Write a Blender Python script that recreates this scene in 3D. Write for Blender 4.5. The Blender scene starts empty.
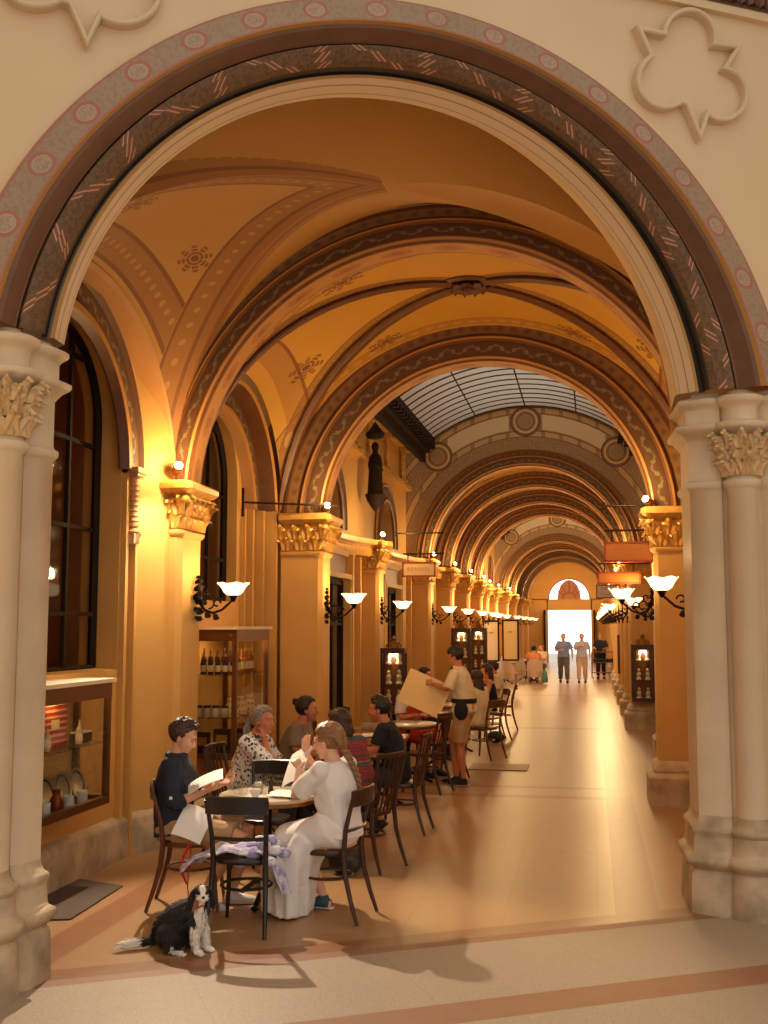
import bpy, bmesh, math, random
import numpy as np
from mathutils import Vector, Matrix, noise
random.seed(7)
SC = bpy.context.scene
COL = SC.collection
PI = math.pi
sin, cos, R_ = math.sin, math.cos, math.radians

# ------------------------------------------------------------------ helpers
def lin(r, g, b):
    f = lambda c: (c/255/12.92) if c/255 <= 0.04045 else ((c/255+0.055)/1.055)**2.4
    return (f(r), f(g), f(b), 1.0)

class V:
    """tiny expression wrapper around shader math nodes"""
    def __init__(s, nt, sock): s.nt, s.s = nt, sock
    def _m(s, op, *o, **k):
        n = s.nt.nodes.new('ShaderNodeMath'); n.operation = op
        for i, a in enumerate((s,)+o):
            if isinstance(a, V): s.nt.links.new(a.s, n.inputs[i])
            else: n.inputs[i].default_value = a
        return V(s.nt, n.outputs[0])
    def __add__(s, o): return s._m('ADD', o)
    def __sub__(s, o): return s._m('SUBTRACT', o)
    def __mul__(s, o): return s._m('MULTIPLY', o)
    def __truediv__(s, o): return s._m('DIVIDE', o)
    def abs(s): return s._m('ABSOLUTE')
    def sin(s): return s._m('SINE')
    def sqrt(s): return s._m('SQRT')
    def floor(s): return s._m('FLOOR')
    def mod(s, o): return s._m('FLOORED_MODULO', o)
    def lt(s, o): return s._m('LESS_THAN', o)
    def gt(s, o): return s._m('GREATER_THAN', o)
    def min(s, o): return s._m('MINIMUM', o)
    def max(s, o): return s._m('MAXIMUM', o)
    def between(s, a, b): return s.gt(a)*s.lt(b)
    def inv(s): return (s*-1.0)+1.0

class Mat:
    def __init__(s, name, col, rough=0.6, metal=0.0, **k):
        m = s.m = bpy.data.materials.new(name); m.use_nodes = True
        s.nt = m.node_tree; s.b = s.nt.nodes['Principled BSDF']
        s.b.inputs['Base Color'].default_value = col
        s.b.inputs['Roughness'].default_value = rough
        s.b.inputs['Metallic'].default_value = metal
        for kk, v in k.items(): s.b.inputs[kk.replace('_', ' ')].default_value = v
        s.col = col
        m.diffuse_color = col
        s.c = None
    def obj(s):
        n = s.nt.nodes.new('ShaderNodeTexCoord'); x = s.nt.nodes.new('ShaderNodeSeparateXYZ')
        s.nt.links.new(n.outputs['Object'], x.inputs[0]); s.oc = n.outputs['Object']
        return [V(s.nt, o) for o in x.outputs]
    def uv(s):
        n = s.nt.nodes.new('ShaderNodeUVMap'); x = s.nt.nodes.new('ShaderNodeSeparateXYZ')
        s.nt.links.new(n.outputs[0], x.inputs[0]); s.uvs = n.outputs[0]
        return V(s.nt, x.outputs[0]), V(s.nt, x.outputs[1])
    def noise(s, scale, detail=3, vec=None, rough=.55):
        n = s.nt.nodes.new('ShaderNodeTexNoise'); n.inputs['Scale'].default_value = scale
        n.inputs['Detail'].default_value = detail; n.inputs['Roughness'].default_value = rough
        if vec is None:
            t = s.nt.nodes.new('ShaderNodeTexCoord'); vec = t.outputs['Object']
        s.nt.links.new(vec, n.inputs['Vector'])
        return V(s.nt, n.outputs[0])
    def voro(s, scale, vec=None, feat='F1'):
        n = s.nt.nodes.new('ShaderNodeTexVoronoi'); n.inputs['Scale'].default_value = scale; n.feature = feat
        if vec is None:
            t = s.nt.nodes.new('ShaderNodeTexCoord'); vec = t.outputs['Object']
        s.nt.links.new(vec, n.inputs['Vector'])
        return V(s.nt, n.outputs[0])
    def mix(s, fac, col):
        n = s.nt.nodes.new('ShaderNodeMix'); n.data_type = 'RGBA'
        if isinstance(fac, V): s.nt.links.new(fac.s, n.inputs[0])
        else: n.inputs[0].default_value = fac
        if s.c is None: n.inputs[6].default_value = s.col
        else: s.nt.links.new(s.c, n.inputs[6])
        if isinstance(col, tuple): n.inputs[7].default_value = col
        else: s.nt.links.new(col, n.inputs[7])
        s.c = n.outputs[2]; s.nt.links.new(s.c, s.b.inputs['Base Color'])
        return s
    def vary(s, scale=3, amt=.25, dark=.6, detail=4):
        v = s.noise(scale, detail)
        v = ((v-.38)*(3.0)).max(0).min(1)*amt
        c = s.col; return s.mix(v, (c[0]*dark, c[1]*dark*.95, c[2]*dark*.88, 1))
    def bump(s, h, strength=.3, dist=.01):
        n = s.nt.nodes.new('ShaderNodeBump'); n.inputs['Strength'].default_value = strength
        n.inputs['Distance'].default_value = dist
        s.nt.links.new(h.s, n.inputs['Height']); s.nt.links.new(n.outputs[0], s.b.inputs['Normal'])
        return s
    def rough(s, v): s.nt.links.new(v.s, s.b.inputs['Roughness']); return s

class MB:
    """mesh collector"""
    def __init__(s): s.v = []; s.f = []; s.uv = []; s.mi = []; s.m = 0; s.M = None
    def vert(s, p):
        s.v.append(tuple(p)); return len(s.v)-1
    def face(s, idx, uvs=None):
        s.f.append(tuple(idx)); s.uv.append(uvs); s.mi.append(s.m)
    def grid(s, P, UV=None, closeu=False, closev=False, flip=False):
        n, m = len(P), len(P[0]); b = len(s.v)
        for r in P:
            for p in r: s.v.append(tuple(p))
        for i in range(n if closeu else n-1):
            for j in range(m if closev else m-1):
                i2, j2 = (i+1) % n, (j+1) % m
                q = [b+i*m+j, b+i*m+j2, b+i2*m+j2, b+i2*m+j]
                u = [UV[i][j], UV[i][j2], UV[i2][j2], UV[i2][j]] if UV else None
                if flip: q = q[::-1]; u = u[::-1] if u else None
                s.face(q, u)
        return b
    def box(s, c, d, rz=0, M=None, bev=0):
        x, y, z = d[0]/2, d[1]/2, d[2]/2
        if bev:
            k = min(bev, x*.9, y*.9)
            pl = [(-x+k, -y), (x-k, -y), (x, -y+k), (x, y-k), (x-k, y), (-x+k, y), (-x, y-k), (-x, -y+k)]
            s.prism([(c[0]+px*cos(rz)-py*sin(rz), c[1]+px*sin(rz)+py*cos(rz)) for px, py in pl], c[2]-z, c[2]+z); return
        b = len(s.v)
        for sz in (-z, z):
            for sx, sy in ((-x, -y), (x, -y), (x, y), (-x, y)):
                p = Vector((sx*cos(rz)-sy*sin(rz), sx*sin(rz)+sy*cos(rz), sz))
                if M is not None: p = M @ p
                s.v.append((p[0]+c[0], p[1]+c[1], p[2]+c[2]))
        for q in ((3, 2, 1, 0), (4, 5, 6, 7), (0, 1, 5, 4), (1, 2, 6, 5), (2, 3, 7, 6), (3, 0, 4, 7)):
            s.face([b+i for i in q])
    def prism(s, poly, z0, z1, cap=True):
        b = len(s.v); n = len(poly)
        for z in (z0, z1):
            for p in poly: s.v.append((p[0], p[1], z))
        for i in range(n):
            j = (i+1) % n; s.face([b+i, b+j, b+n+j, b+n+i])
        if cap: s.face([b+i for i in range(n)][::-1]); s.face([b+n+i for i in range(n)])
    def lathe(s, prof, c=(0, 0, 0), n=20, M=None, a0=0, a1=2*PI, cap=True):
        full = abs(a1-a0-2*PI) < 1e-6
        P = []
        k = n if full else n+1
        for i in range(k):
            a = a0+(a1-a0)*i/n; row = []
            for r, z in prof:
                p = Vector((r*cos(a), r*sin(a), z))
                if M is not None: p = M @ p
                row.append((p[0]+c[0], p[1]+c[1], p[2]+c[2]))
            P.append(row)
        b = s.grid(P, closeu=full); m = len(prof)
        if cap and full:
            for j, fl in ((0, True), (m-1, False)):
                if prof[j][0] > 1e-5:
                    q = [b+i*m+j for i in range(k)]; s.face(q[::-1] if fl else q)
    def tube(s, pts, r, n=8, cap=True, ell=None, up=None, closed=False):
        pts = [Vector(p) for p in pts]; N = len(pts)
        rs = r if isinstance(r, (list, tuple)) else [r]*N
        ref = Vector(up) if up else None
        P = []; prev = None
        for i, p in enumerate(pts):
            if closed: t = pts[(i+1) % N]-pts[i-1]
            else: t = pts[min(i+1, N-1)]-pts[max(i-1, 0)]
            if t.length < 1e-9: t = Vector((0, 0, 1))
            t.normalize()
            if prev is None:
                u = ref if ref else (Vector((0, 0, 1)) if abs(t.z) < .9 else Vector((1, 0, 0)))
            else: u = ref if ref else prev
            u = u-t*u.dot(t)
            if u.length < 1e-6: u = Vector((1, 0, 0))-t*t.x
            u.normalize(); w = t.cross(u); prev = u
            e = ell if ell else (1, 1)
            P.append([p+u*(rs[i]*e[0]*cos(2*PI*k/n))+w*(rs[i]*e[1]*sin(2*PI*k/n)) for k in range(n)])
        b = s.grid(P, closev=True, closeu=closed)
        if cap and not closed:
            s.face([b+k for k in range(n)][::-1]); s.face([b+(N-1)*n+k for k in range(n)])
    def ball(s, c, r, M=None, n=12, m=8):
        rx, ry, rz = r if isinstance(r, (tuple, list)) else (r, r, r)
        prof = [(max(sin(PI*j/m), 0.0), -cos(PI*j/m)) for j in range(m+1)]
        P = []
        for i in range(n):
            a = 2*PI*i/n; row = []
            for q, z in prof[1:-1]:
                p = Vector((rx*q*cos(a), ry*q*sin(a), rz*z))
                if M is not None: p = M @ p
                row.append((p[0]+c[0], p[1]+c[1], p[2]+c[2]))
            P.append(row)
        b = s.grid(P, closeu=True); k = m-1
        for z, j, fl in ((-rz, 0, True), (rz, k-1, False)):
            p = Vector((0, 0, z))
            if M is not None: p = M @ p
            t = s.vert((p[0]+c[0], p[1]+c[1], p[2]+c[2]))
            for i in range(n):
                q = [b+i*k+j, b+((i+1) % n)*k+j, t]; s.face(q[::-1] if fl else q)
    def xf(s, M, start=0):
        for i in range(start, len(s.v)): s.v[i] = tuple(M @ Vector(s.v[i]))
    def mesh(s, name, mats, smooth=True, angle=35):
        me = bpy.data.meshes.new(name); me.from_pydata(s.v, [], s.f)
        for m in (mats if isinstance(mats, (list, tuple)) else [mats]): me.materials.append(m.m if isinstance(m, Mat) else m)
        if any(u is not None for u in s.uv):
            L = me.uv_layers.new(name='UVMap'); k = 0
            for f, u in zip(s.f, s.uv):
                for i in range(len(f)):
                    if u is not None: L.data[k].uv = u[i]
                    k += 1
        if any(s.mi): me.polygons.foreach_set('material_index', s.mi)
        me.update()
        if smooth:
            me.polygons.foreach_set('use_smooth', [True]*len(me.polygons))
            me.set_sharp_from_angle(angle=R_(angle))
        return me
    def build(s, name, mats, parent=None, smooth=True, angle=35, loc=None, rz=0):
        o = bpy.data.objects.new(name, s.mesh(name, mats, smooth, angle)); COL.objects.link(o)
        if parent is not None: o.parent = parent
        if loc: o.location = loc
        if rz: o.rotation_euler = (0, 0, rz)
        return o

def tag(o, label, cat, group=None, kind=None):
    o['label'] = label; o['category'] = cat
    if group: o['group'] = group
    if kind: o['kind'] = kind
    return o
def thing(name, label, cat, loc=(0, 0, 0), rz=0, group=None):
    o = bpy.data.objects.new(name, None); COL.objects.link(o); o.empty_display_size = .1
    o.location = loc; o.rotation_euler = (0, 0, rz); return tag(o, label, cat, group)
def struct(o): o['kind'] = 'structure'; return o
def dup(root, loc, rz=0, label=None, group=None, scale=None):
    def cp(o, par):
        c = o.copy(); COL.objects.link(c); c.parent = par
        for ch in KIDS.get(o.name, None) or [x for x in o.children]: cp(ch, c)
        return c
    r = cp(root, None); r.location = loc; r.rotation_euler = (0, 0, rz)
    if scale: r.scale = (scale,)*3 if not isinstance(scale, tuple) else scale
    if label: r['label'] = label
    if group: r['group'] = group
    return r
KIDS = {}

# ------------------------------------------------------------------ camera
CAMH, F_PX = 1.95, 1100.0
pitch = math.atan((626-512)/F_PX); yaw = math.atan((592-384)*cos(pitch)/F_PX)
cd = bpy.data.cameras.new('camera'); cam = bpy.data.objects.new('camera', cd); COL.objects.link(cam)
cd.sensor_fit = 'VERTICAL'; cd.sensor_height = 36; cd.lens = F_PX*36/1024; cd.clip_end = 500; cd.clip_start = .05
cam.location = (0, 0, CAMH); cam.rotation_euler = (PI/2+pitch, 0, yaw); SC.camera = cam
SC.view_settings.view_transform = 'Standard'; SC.view_settings.look = 'None'
SC.view_settings.gamma = 1; SC.view_settings.use_curve_mapping = False

# ------------------------------------------------------------------ materials
M_cream = Mat('cream_plaster', lin(222, 194, 156), .75)
M_cream.vary(1.3, .35, .82).bump(M_cream.noise(14, 5), .15, .01)
M_stone = Mat('limestone', lin(218, 194, 162), .62)
M_stone.vary(2.2, .5, .72); M_stone.bump(M_stone.noise(25, 5), .2, .006)
M_base = Mat('worn_limestone', lin(202, 178, 146), .6)
M_base.vary(3.5, .9, .42); M_base.bump(M_base.noise(18, 6), .4, .012)
M_wall = Mat('painted_wall', lin(210, 160, 86), .55)
M_wall.vary(1.1, .4, .75); M_wall.bump(M_wall.noise(12, 4), .12, .01)
M_trim = Mat('tan_moulding', lin(190, 140, 85), .5); M_trim.vary(3, .4, .7)
M_gold = Mat('gilded_carving', lin(225, 170, 85), .42, .25); M_gold.vary(14, .6, .4)
M_leaf = Mat('carved_stone_leaves', lin(220, 185, 135), .6); M_leaf.vary(20, .5, .5)
M_iron = Mat('dark_iron', lin(38, 28, 20), .45, .8)
M_brass = Mat('old_brass', lin(140, 95, 45), .35, .9)
M_wood = Mat('dark_wood', lin(66, 36, 20), .35)
x, y, z = M_wood.obj(); M_wood.mix((M_wood.noise(22, 4)-.3)*.7, lin(40, 20, 12))
M_frame = Mat('window_frame', lin(40, 25, 16), .75); M_frame.b.inputs['Specular IOR Level'].default_value = .15
M_brown = Mat('brown_panel', lin(120, 62, 30), .4); M_brown.vary(5, .5, .6)
M_dark = Mat('dark_interior', lin(58, 38, 24), .8); M_dark.vary(2, .6, .4)

def glass_mat(name, tint=(1, 1, 1, 1), rough=.02, refl=1.0):
    m = bpy.data.materials.new(name); m.use_nodes = True; nt = m.node_tree; nt.nodes.clear()
    o = nt.nodes.new('ShaderNodeOutputMaterial'); t = nt.nodes.new('ShaderNodeBsdfTransparent'); g = nt.nodes.new('ShaderNodeBsdfGlossy')
    t.inputs[0].default_value = tint; g.inputs['Roughness'].default_value = rough
    fr = nt.nodes.new('ShaderNodeLayerWeight'); fr.inputs[0].default_value = .5
    pw = nt.nodes.new('ShaderNodeMath'); pw.operation = 'POWER'; pw.inputs[1].default_value = 4.0; nt.links.new(fr.outputs['Facing'], pw.inputs[0])
    mm = nt.nodes.new('ShaderNodeMath'); mm.operation = 'MULTIPLY_ADD'; mm.inputs[1].default_value = .45*refl; mm.inputs[2].default_value = .03
    nt.links.new(pw.outputs[0], mm.inputs[0])
    x = nt.nodes.new('ShaderNodeMixShader'); nt.links.new(mm.outputs[0], x.inputs[0]); nt.links.new(t.outputs[0], x.inputs[1]); nt.links.new(g.outputs[0], x.inputs[2])
    nt.links.new(x.outputs[0], o.inputs[0]); return m
M_glass = glass_mat('clear_glass', (.93, .93, .9, 1))
M_paneglass = glass_mat('window_glass', (.8, .72, .6, 1), .05)
M_frost = Mat('frosted_roof_glass', lin(200, 195, 190), .5)
def frost():
    nt = M_frost.nt; o = nt.nodes['Material Output']; tr = nt.nodes.new('ShaderNodeBsdfTranslucent'); tr.inputs[0].default_value = lin(205, 190, 175)
    t = nt.nodes.new('ShaderNodeBsdfTransparent'); t.inputs[0].default_value = (.8, .74, .68, 1)
    x = nt.nodes.new('ShaderNodeMixShader'); x.inputs[0].default_value = .35
    nt.links.new(tr.outputs[0], x.inputs[1]); nt.links.new(t.outputs[0], x.inputs[2]); nt.links.new(x.outputs[0], o.inputs[0])
frost()
def emis(name, col, st):
    m = Mat(name, col, .5); m.b.inputs['Emission Color'].default_value = col; m.b.inputs['Emission Strength'].default_value = st; return m

# painted ornament (uv: u metres along the arc, v 0..1 across the band)
def band_mat(name, ground, fig, edge, kind, period=.5, rough=.6, dark=None):
    m = Mat(name, ground, rough); u, v = m.uv()
    if kind == 'medallion':
        d = (u.mod(period)-period/2); w = (v-.5)*.22
        rr = (d*d+w*w).sqrt(); ring = rr.between(.062, .085); disc = rr.lt(.062)
        leaf = ((m.noise(38, 2)-.5).gt(.03))
        m.mix(leaf*.55, fig); m.mix(disc*.5, lin(190, 165, 140)); m.mix(rr.lt(.05)*((m.noise(60, 2)).gt(.5))*.5, fig); m.mix(ring*.8, edge)
        bar = (v-.5).abs().gt(.42); m.mix(bar*.75, edge)
    elif kind == 'scroll':
        w = ((u*(2*PI/period)).sin()*.2+.5); a = (v-w).abs().lt(.09)
        d = (u+period*.25).mod(period/2)-period/4; e = (v-.5)*.16
        dot = ((d*d+e*e).sqrt()).lt(.026); n = m.noise(55, 2).gt(.47)
        m.mix(a*n*.9, fig); m.mix(dot*.9, fig); m.mix((v-.5).abs().gt(.43)*.9, edge)
    elif kind == 'dots':
        d = u.mod(period)-period/2; e = (v-.5)*period*1.1
        r = (d*d+e*e).sqrt(); m.mix(r.lt(period*.3)*.8, fig)
        m.mix(r.lt(period*.12)*.8, edge); m.mix((v-.5).abs().gt(.42)*.8, edge)
    elif kind == 'zigzag':
        t = ((u/period).mod(1.0)-.5).abs()*2; a = (v-(t*1.7-.35)).abs()
        n = m.noise(40, 3).gt(.52); m.mix(n*.6, fig); m.mix(a.lt(.22)*.9, edge); m.mix(a.between(.07, .12), lin(186, 160, 124)); m.mix(a.between(.17, .2)*.6, lin(80, 50, 32)); m.mix((v-.5).abs().gt(.45), lin(70, 48, 34))
    elif kind == 'plainlines':
        m.mix((v-.2).abs().lt(.04)*.8, edge); m.mix((v-.8).abs().lt(.03)*.6, edge)
    m.mix((m.noise(3, 3)-.35).max(0)*.5, (ground[0]*.6, ground[1]*.55, ground[2]*.5, 1))
    return m
B_pink = band_mat('painted_medallion_band', lin(160, 136, 108), lin(150, 112, 96), lin(172, 96, 80), 'medallion', .42)
B_zig = band_mat('painted_zigzag_moulding', lin(112, 80, 46), lin(78, 52, 30), lin(140, 76, 50), 'zigzag', .72)
B_brown = Mat('umber_moulding', lin(112, 74, 50), .55); B_brown.vary(6, .5, .6)
B_darkgap = Mat('dark_umber_groove', lin(48, 34, 26), .7)
B_soff = band_mat('cream_soffit', lin(222, 190, 148), lin(170, 110, 70), lin(150, 85, 50), 'plainlines')
B_scroll = band_mat('painted_scroll_band', lin(92, 58, 28), lin(126, 112, 78), lin(80, 42, 18), 'scroll', .3)
B_och = band_mat('painted_ochre_band', lin(124, 82, 26), lin(100, 60, 20), lin(84, 46, 14), 'dots', .16)
B_soffo = band_mat('ochre_soffit', lin(176, 120, 40), lin(156, 92, 32), lin(128, 72, 26), 'dots', .5)
B_rib = Mat('brown_rib', lin(104, 60, 24), .5); B_rib.vary(8, .5, .6)
B_line = Mat('ochre_fillet', lin(176, 122, 50), .5)
# vault web
def vault_mat(name, left_only=False, base=lin(200, 146, 44)):
    m = Mat(name, base, .7); u, v = m.uv()   # u,v in -1..1
    a, b = u.abs(), v.abs(); d = (a-b).abs(); s = a+b
    mask = (u.lt(0)*(a.gt(b-.14))) if left_only else None
    def M(fac, c):
        m.mix(fac*mask if mask else fac, c)
    m.mix((m.noise(2.2, 4)-.35).max(0)*.5, (base[0]*.75, base[1]*.7, base[2]*.6, 1))
    k = 1.7 if left_only else 1.0
    bd = d.between(.045*k, .13*k); M(bd*.7, lin(128, 78, 32))
    dd = (s*1.0).mod(.05*k)-.025*k; de = d-.088*k
    M(((dd*dd+de*de*.6).sqrt().lt(.009*k))*.6, lin(176, 134, 74))
    M(d.between(.13*k, .142*k)*.9, lin(105, 56, 24)); M(d.between(.03*k, .045*k)*.9, lin(105, 56, 24)); M(d.lt(.03*k)*.8, lin(130, 78, 32))
    if not left_only:
        e = b.between(.80, .93); m.mix(e*.5, lin(146, 90, 38)); m.mix(b.between(.79, .80)*.9, lin(120, 60, 28))
        e = a.between(.84, .94); m.mix(e*.5, lin(146, 90, 38)); m.mix(a.between(.825, .84)*.9, lin(120, 60, 28))
        q = a.mod(.07)-.035; w = b-.865; m.mix(((q*q+w*w*.6).sqrt()).lt(.022)*.7, lin(190, 146, 84))
    else:
        ok = (a-b).gt(.245); e = u.between(-.96, -.86)*ok; m.mix(e*.7, lin(128, 78, 32)); m.mix(u.between(-.86, -.845)*ok*.9, lin(105, 56, 24)); m.mix(u.between(-.975, -.96)*ok*.9, lin(105, 56, 24))
        q = b.mod(.06)-.03; w = a-.91; m.mix(((q*q+w*w).sqrt()).lt(.013)*.6*u.lt(0)*ok, lin(176, 134, 74))
    # painted palmettes near the springings
    n = m.noise(46, 3).gt(.5)
    for cu, cv in (((-.74, .38), (-.74, -.38)) if left_only else ((.80, .5), (.80, -.5), (-.80, .5), (-.80, -.5), (.45, .78), (-.45, .78), (.45, -.78), (-.45, -.78))):
        du = u-cu; dv = v-cv; r = ((du*du*5.0+dv*dv*2.2).sqrt() if left_only else (du*du*2.6+dv*dv*2.2).sqrt()); th = (du*1.5)._m('ARCTAN2', dv); pt = ((th*4.0).sin().abs()*.65+.35)*.15; m.mix((pt-r).gt(0)*((r/.035).mod(1.0)).gt(.3)*.85, lin(112, 60, 26)); m.mix(r.lt(.025), lin(112, 60, 26))
    m.bump(m.noise(9, 4), .15, .015)
    return m
M_vault1 = vault_mat('vault_painting_first', True, lin(170, 122, 54))
M_vault = vault_mat('vault_painting_ochre')
# tympanum painting (uv in metres: u across from centre, v height above springing)
def tymp_mat():
    m = Mat('painted_tympanum', lin(150, 122, 92), .7); u, v = m.uv()
    r = (u*u+v*v).sqrt()
    n = m.noise(26, 3).gt(.5)
    m.mix(n*.35, lin(190, 160, 120))
    m.mix(r.between(2.62, 2.92)*(u.abs()).between(.33, 1.55), lin(214, 196, 160))
    for a in (2.53, 3.0): m.mix((r-a).abs().lt(.05)*((u*9).sin().abs().gt(.35))*.8, lin(205, 170, 120)); m.mix((r-a).abs().between(.05, .065), lin(112, 72, 42))
    for cu, cv in ((0, 2.78), (1.75, 2.12), (-1.75, 2.12)):
        du = u-cu; dv = v-cv; q = (du*du+dv*dv).sqrt(); m.mix(q.lt(.3), lin(140, 108, 76)); m.mix(q.between(.2, .24), lin(214, 180, 130)); m.mix(q.between(.27, .3), lin(110, 70, 44)); m.mix(q.lt(.14), lin(176, 146, 108))
        m.mix(q.lt(.12)*m.noise(50, 2).gt(.5)*.6, lin(120, 84, 54))
    return m
M_tymp = tymp_mat()

# floor
P0 = Vector((.62, 8.0)); D30 = Vector((cos(R_(30)), sin(R_(30)))); N30 = Vector((-sin(R_(30)), cos(R_(30))))
def SN(s, n): p = P0+D30*s+N30*n; return (p.x, p.y)
def floor_mat():
    m = Mat('terrazzo_floor', lin(164, 146, 125), .2); x, y, z = m.obj()
    n1 = m.voro(95); near = ((y*-1.0+9.5)/4.0).max(0).min(1); m.mix(n1.lt(.32)*near*.5, lin(118, 100, 84)); m.mix(m.voro(140).lt(.22)*near*.45, lin(225, 212, 190))
    # signed distance to the front wall plane (t<0 in front)
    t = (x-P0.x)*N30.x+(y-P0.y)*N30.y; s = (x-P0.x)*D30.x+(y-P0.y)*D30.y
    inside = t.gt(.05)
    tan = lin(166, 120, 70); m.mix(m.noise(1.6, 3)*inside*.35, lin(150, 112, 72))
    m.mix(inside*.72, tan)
    # slab joints
    j = ((s/1.15).mod(1.0)-.5).abs().gt(.4965).max(((t/1.4).mod(1.0)-.5).abs().gt(.4965)); m.mix(j*t.lt(-.1)*.2, lin(120, 98, 80))
    ji = ((x/.62).mod(1.0)-.5).abs().gt(.488).max(((y/.9).mod(1.0)-.5).abs().gt(.49)); m.mix(ji*inside*.16, lin(120, 84, 54))
    band = lin(140, 90, 56)
    w = m.noise(7, 4)
    def B(mask): m.mix(mask*((w*.3)+.68), band)
    B(t.between(-.16, .14)); B(t.between(-1.40, -1.12))
    B(x.between(.12, .42)*t.gt(0)); B((x+.35*0+3.25).abs().lt(.13)*t.gt(0)*y.lt(60.))
    for yy in (13.0, 13.75): B((y-yy).abs().lt(.1)*x.between(-3.1, .42))
    for yy in (21.6, 31.8, 42.2): B((y-yy).abs().lt(.2)*x.between(-3.1, .42))
    m.rough(m.noise(5, 5)*.06+.32+(t.lt(-.05)*.2))
    m.bump(m.noise(2.5, 3), .05, .01)
    return m
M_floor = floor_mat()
M_yard = Mat('bright_pavement', lin(225, 222, 215), .8)
# ------------------------------------------------------------------ architecture helpers
def arc_angles(R, cz, z0, n):
    a = math.asin(max(-1, min(1, (z0-cz)/R)))
    return [PI-a-(PI-2*a)*i/n for i in range(n+1)]
def arch_sweep(mb, mp, cu, prof, z0, n=56, mats=None, legs=None):
    rows = []
    for (R, cz, off) in prof:
        an = arc_angles(R, cz, z0, n)
        rows.append([(cu+R*cos(t), cz+R*sin(t), off, R*(PI-t)) for t in an])
    for k in range(len(prof)-1):
        if mats: mb.m = mats[k]
        A, B = rows[k], rows[k+1]
        ka, kb = k, k+1
        if mats:
            while ka > 0 and mats[ka-1] == mats[k]: ka -= 1
            while kb < len(mats) and mats[kb] == mats[k]: kb += 1
        dl = [math.dist(prof[q], prof[q+1]) for q in range(ka, kb)]; tot = sum(dl) or 1
        v0 = sum(dl[:k-ka])/tot; v1 = sum(dl[:k-ka+1])/tot
        P = [[mp(*a[:3]) for a in A], [mp(*b[:3]) for b in B]]
        UV = [[(a[3], v0) for a in A], [(a[3], v1) for a in A]]
        if legs is not None:
            for side, X in ((0, None), (-1, None)):
                a, b = A[side], B[side]
                bb = len(mb.v)
                for q, zz in ((a, legs), (b, legs), (b, b[1]), (a, a[1])): mb.v.append(tuple(mp(q[0], zz, q[2])))
                mb.face([bb, bb+1, bb+2, bb+3], [(0, 0), (0, 1), (.5, 1), (.5, 0)])
        mb.grid(P, UV)
    mb.m = 0
def arch_wall(mb, mp, u0, u1, v0, v1, cu, R, cz, zs, off, bottom=None, n=40, uvf=None):
    an = arc_angles(R, cz, zs, n); hw = R*cos(math.asin(max(-1, min(1, (zs-cz)/R))))
    def quad(pts):
        b = len(mb.v)
        for p in pts: mb.v.append(tuple(mp(p[0], p[1], off)))
        mb.face([b, b+1, b+2, b+3], [(uvf(*p) if uvf else p) for p in pts])
    quad([(u0, v0), (cu-hw, v0), (cu-hw, zs), (u0, zs)]); quad([(cu+hw, v0), (u1, v0), (u1, zs), (cu+hw, zs)])
    quad([(u0, zs), (cu-hw, zs), (cu-hw, v1), (u0, v1)]); quad([(cu+hw, zs), (u1, zs), (u1, v1), (cu+hw, v1)])
    if bottom is not None and bottom > v0: quad([(cu-hw, v0), (cu+hw, v0), (cu+hw, bottom), (cu-hw, bottom)])
    for i in range(n):
        a, b = (cu+R*cos(an[i]), cz+R*sin(an[i])), (cu+R*cos(an[i+1]), cz+R*sin(an[i+1]))
        quad([a, b, (b[0], v1), (a[0], v1)])
mapF = lambda u, v, n: (*SN(u, n), v)
mapX = lambda X: (lambda u, v, n: (X+n, u, v))       # wall in plane x = X, n to the room (+x)
mapXr = lambda X: (lambda u, v, n: (X-n, u, v))
mapY = lambda Y: (lambda u, v, n: (u, Y+n, v))

def leafcl(mb, base, out, up, w, h, curl=.45):
    out, up = Vector(out).normalized(), Vector(up).normalized(); side = out.cross(up)
    for k, s_ in ((0, 1), (-1, .78), (1, .78)):
        leaf(mb, Vector(base)+side*k*w*.28, out+side*k*.5, up+side*k*.38, w*s_*.75, h*s_, curl, 8)
def leaf(mb, base, out, up, w, h, curl=.35, nseg=5, lobes=True):
    """one curling carved leaf"""
    base, out, up = Vector(base), Vector(out).normalized(), Vector(up).normalized(); side = out.cross(up)
    P = []
    for i in range(nseg+1):
        t = i/nseg
        c = base+up*(h*min(1, t*1.15))*(1-.12*max(0, t-.8)*5)+out*(h*curl*t**2.6+.012)
        if t > .85: c -= up*h*.1*(t-.85)/.15
        ww = w*(.55+.6*sin(PI*min(1, t*1.05))**.8)*(1 if not lobes or i % 2 else .72)*(1-.7*max(0, t-.75)/.25)
        P.append([c-side*ww*.5, c-side*ww*.25+out*.012, c+out*.028*(1-t*.3), c+side*ww*.25+out*.012, c+side*ww*.5])
    mb.grid(P)
    P2 = [[p-out*.012 for p in r] for r in P]; mb.grid(P2, flip=True)

# ------------------------------------------------------------------ floor and front wall
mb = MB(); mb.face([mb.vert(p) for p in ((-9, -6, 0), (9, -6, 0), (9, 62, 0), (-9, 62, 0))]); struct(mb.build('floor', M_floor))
mb = MB(); mb.box((-1.2, 71, -.04), (30, 18, .06)); struct(mb.build('floor_outdoor_street', M_yard))

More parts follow.
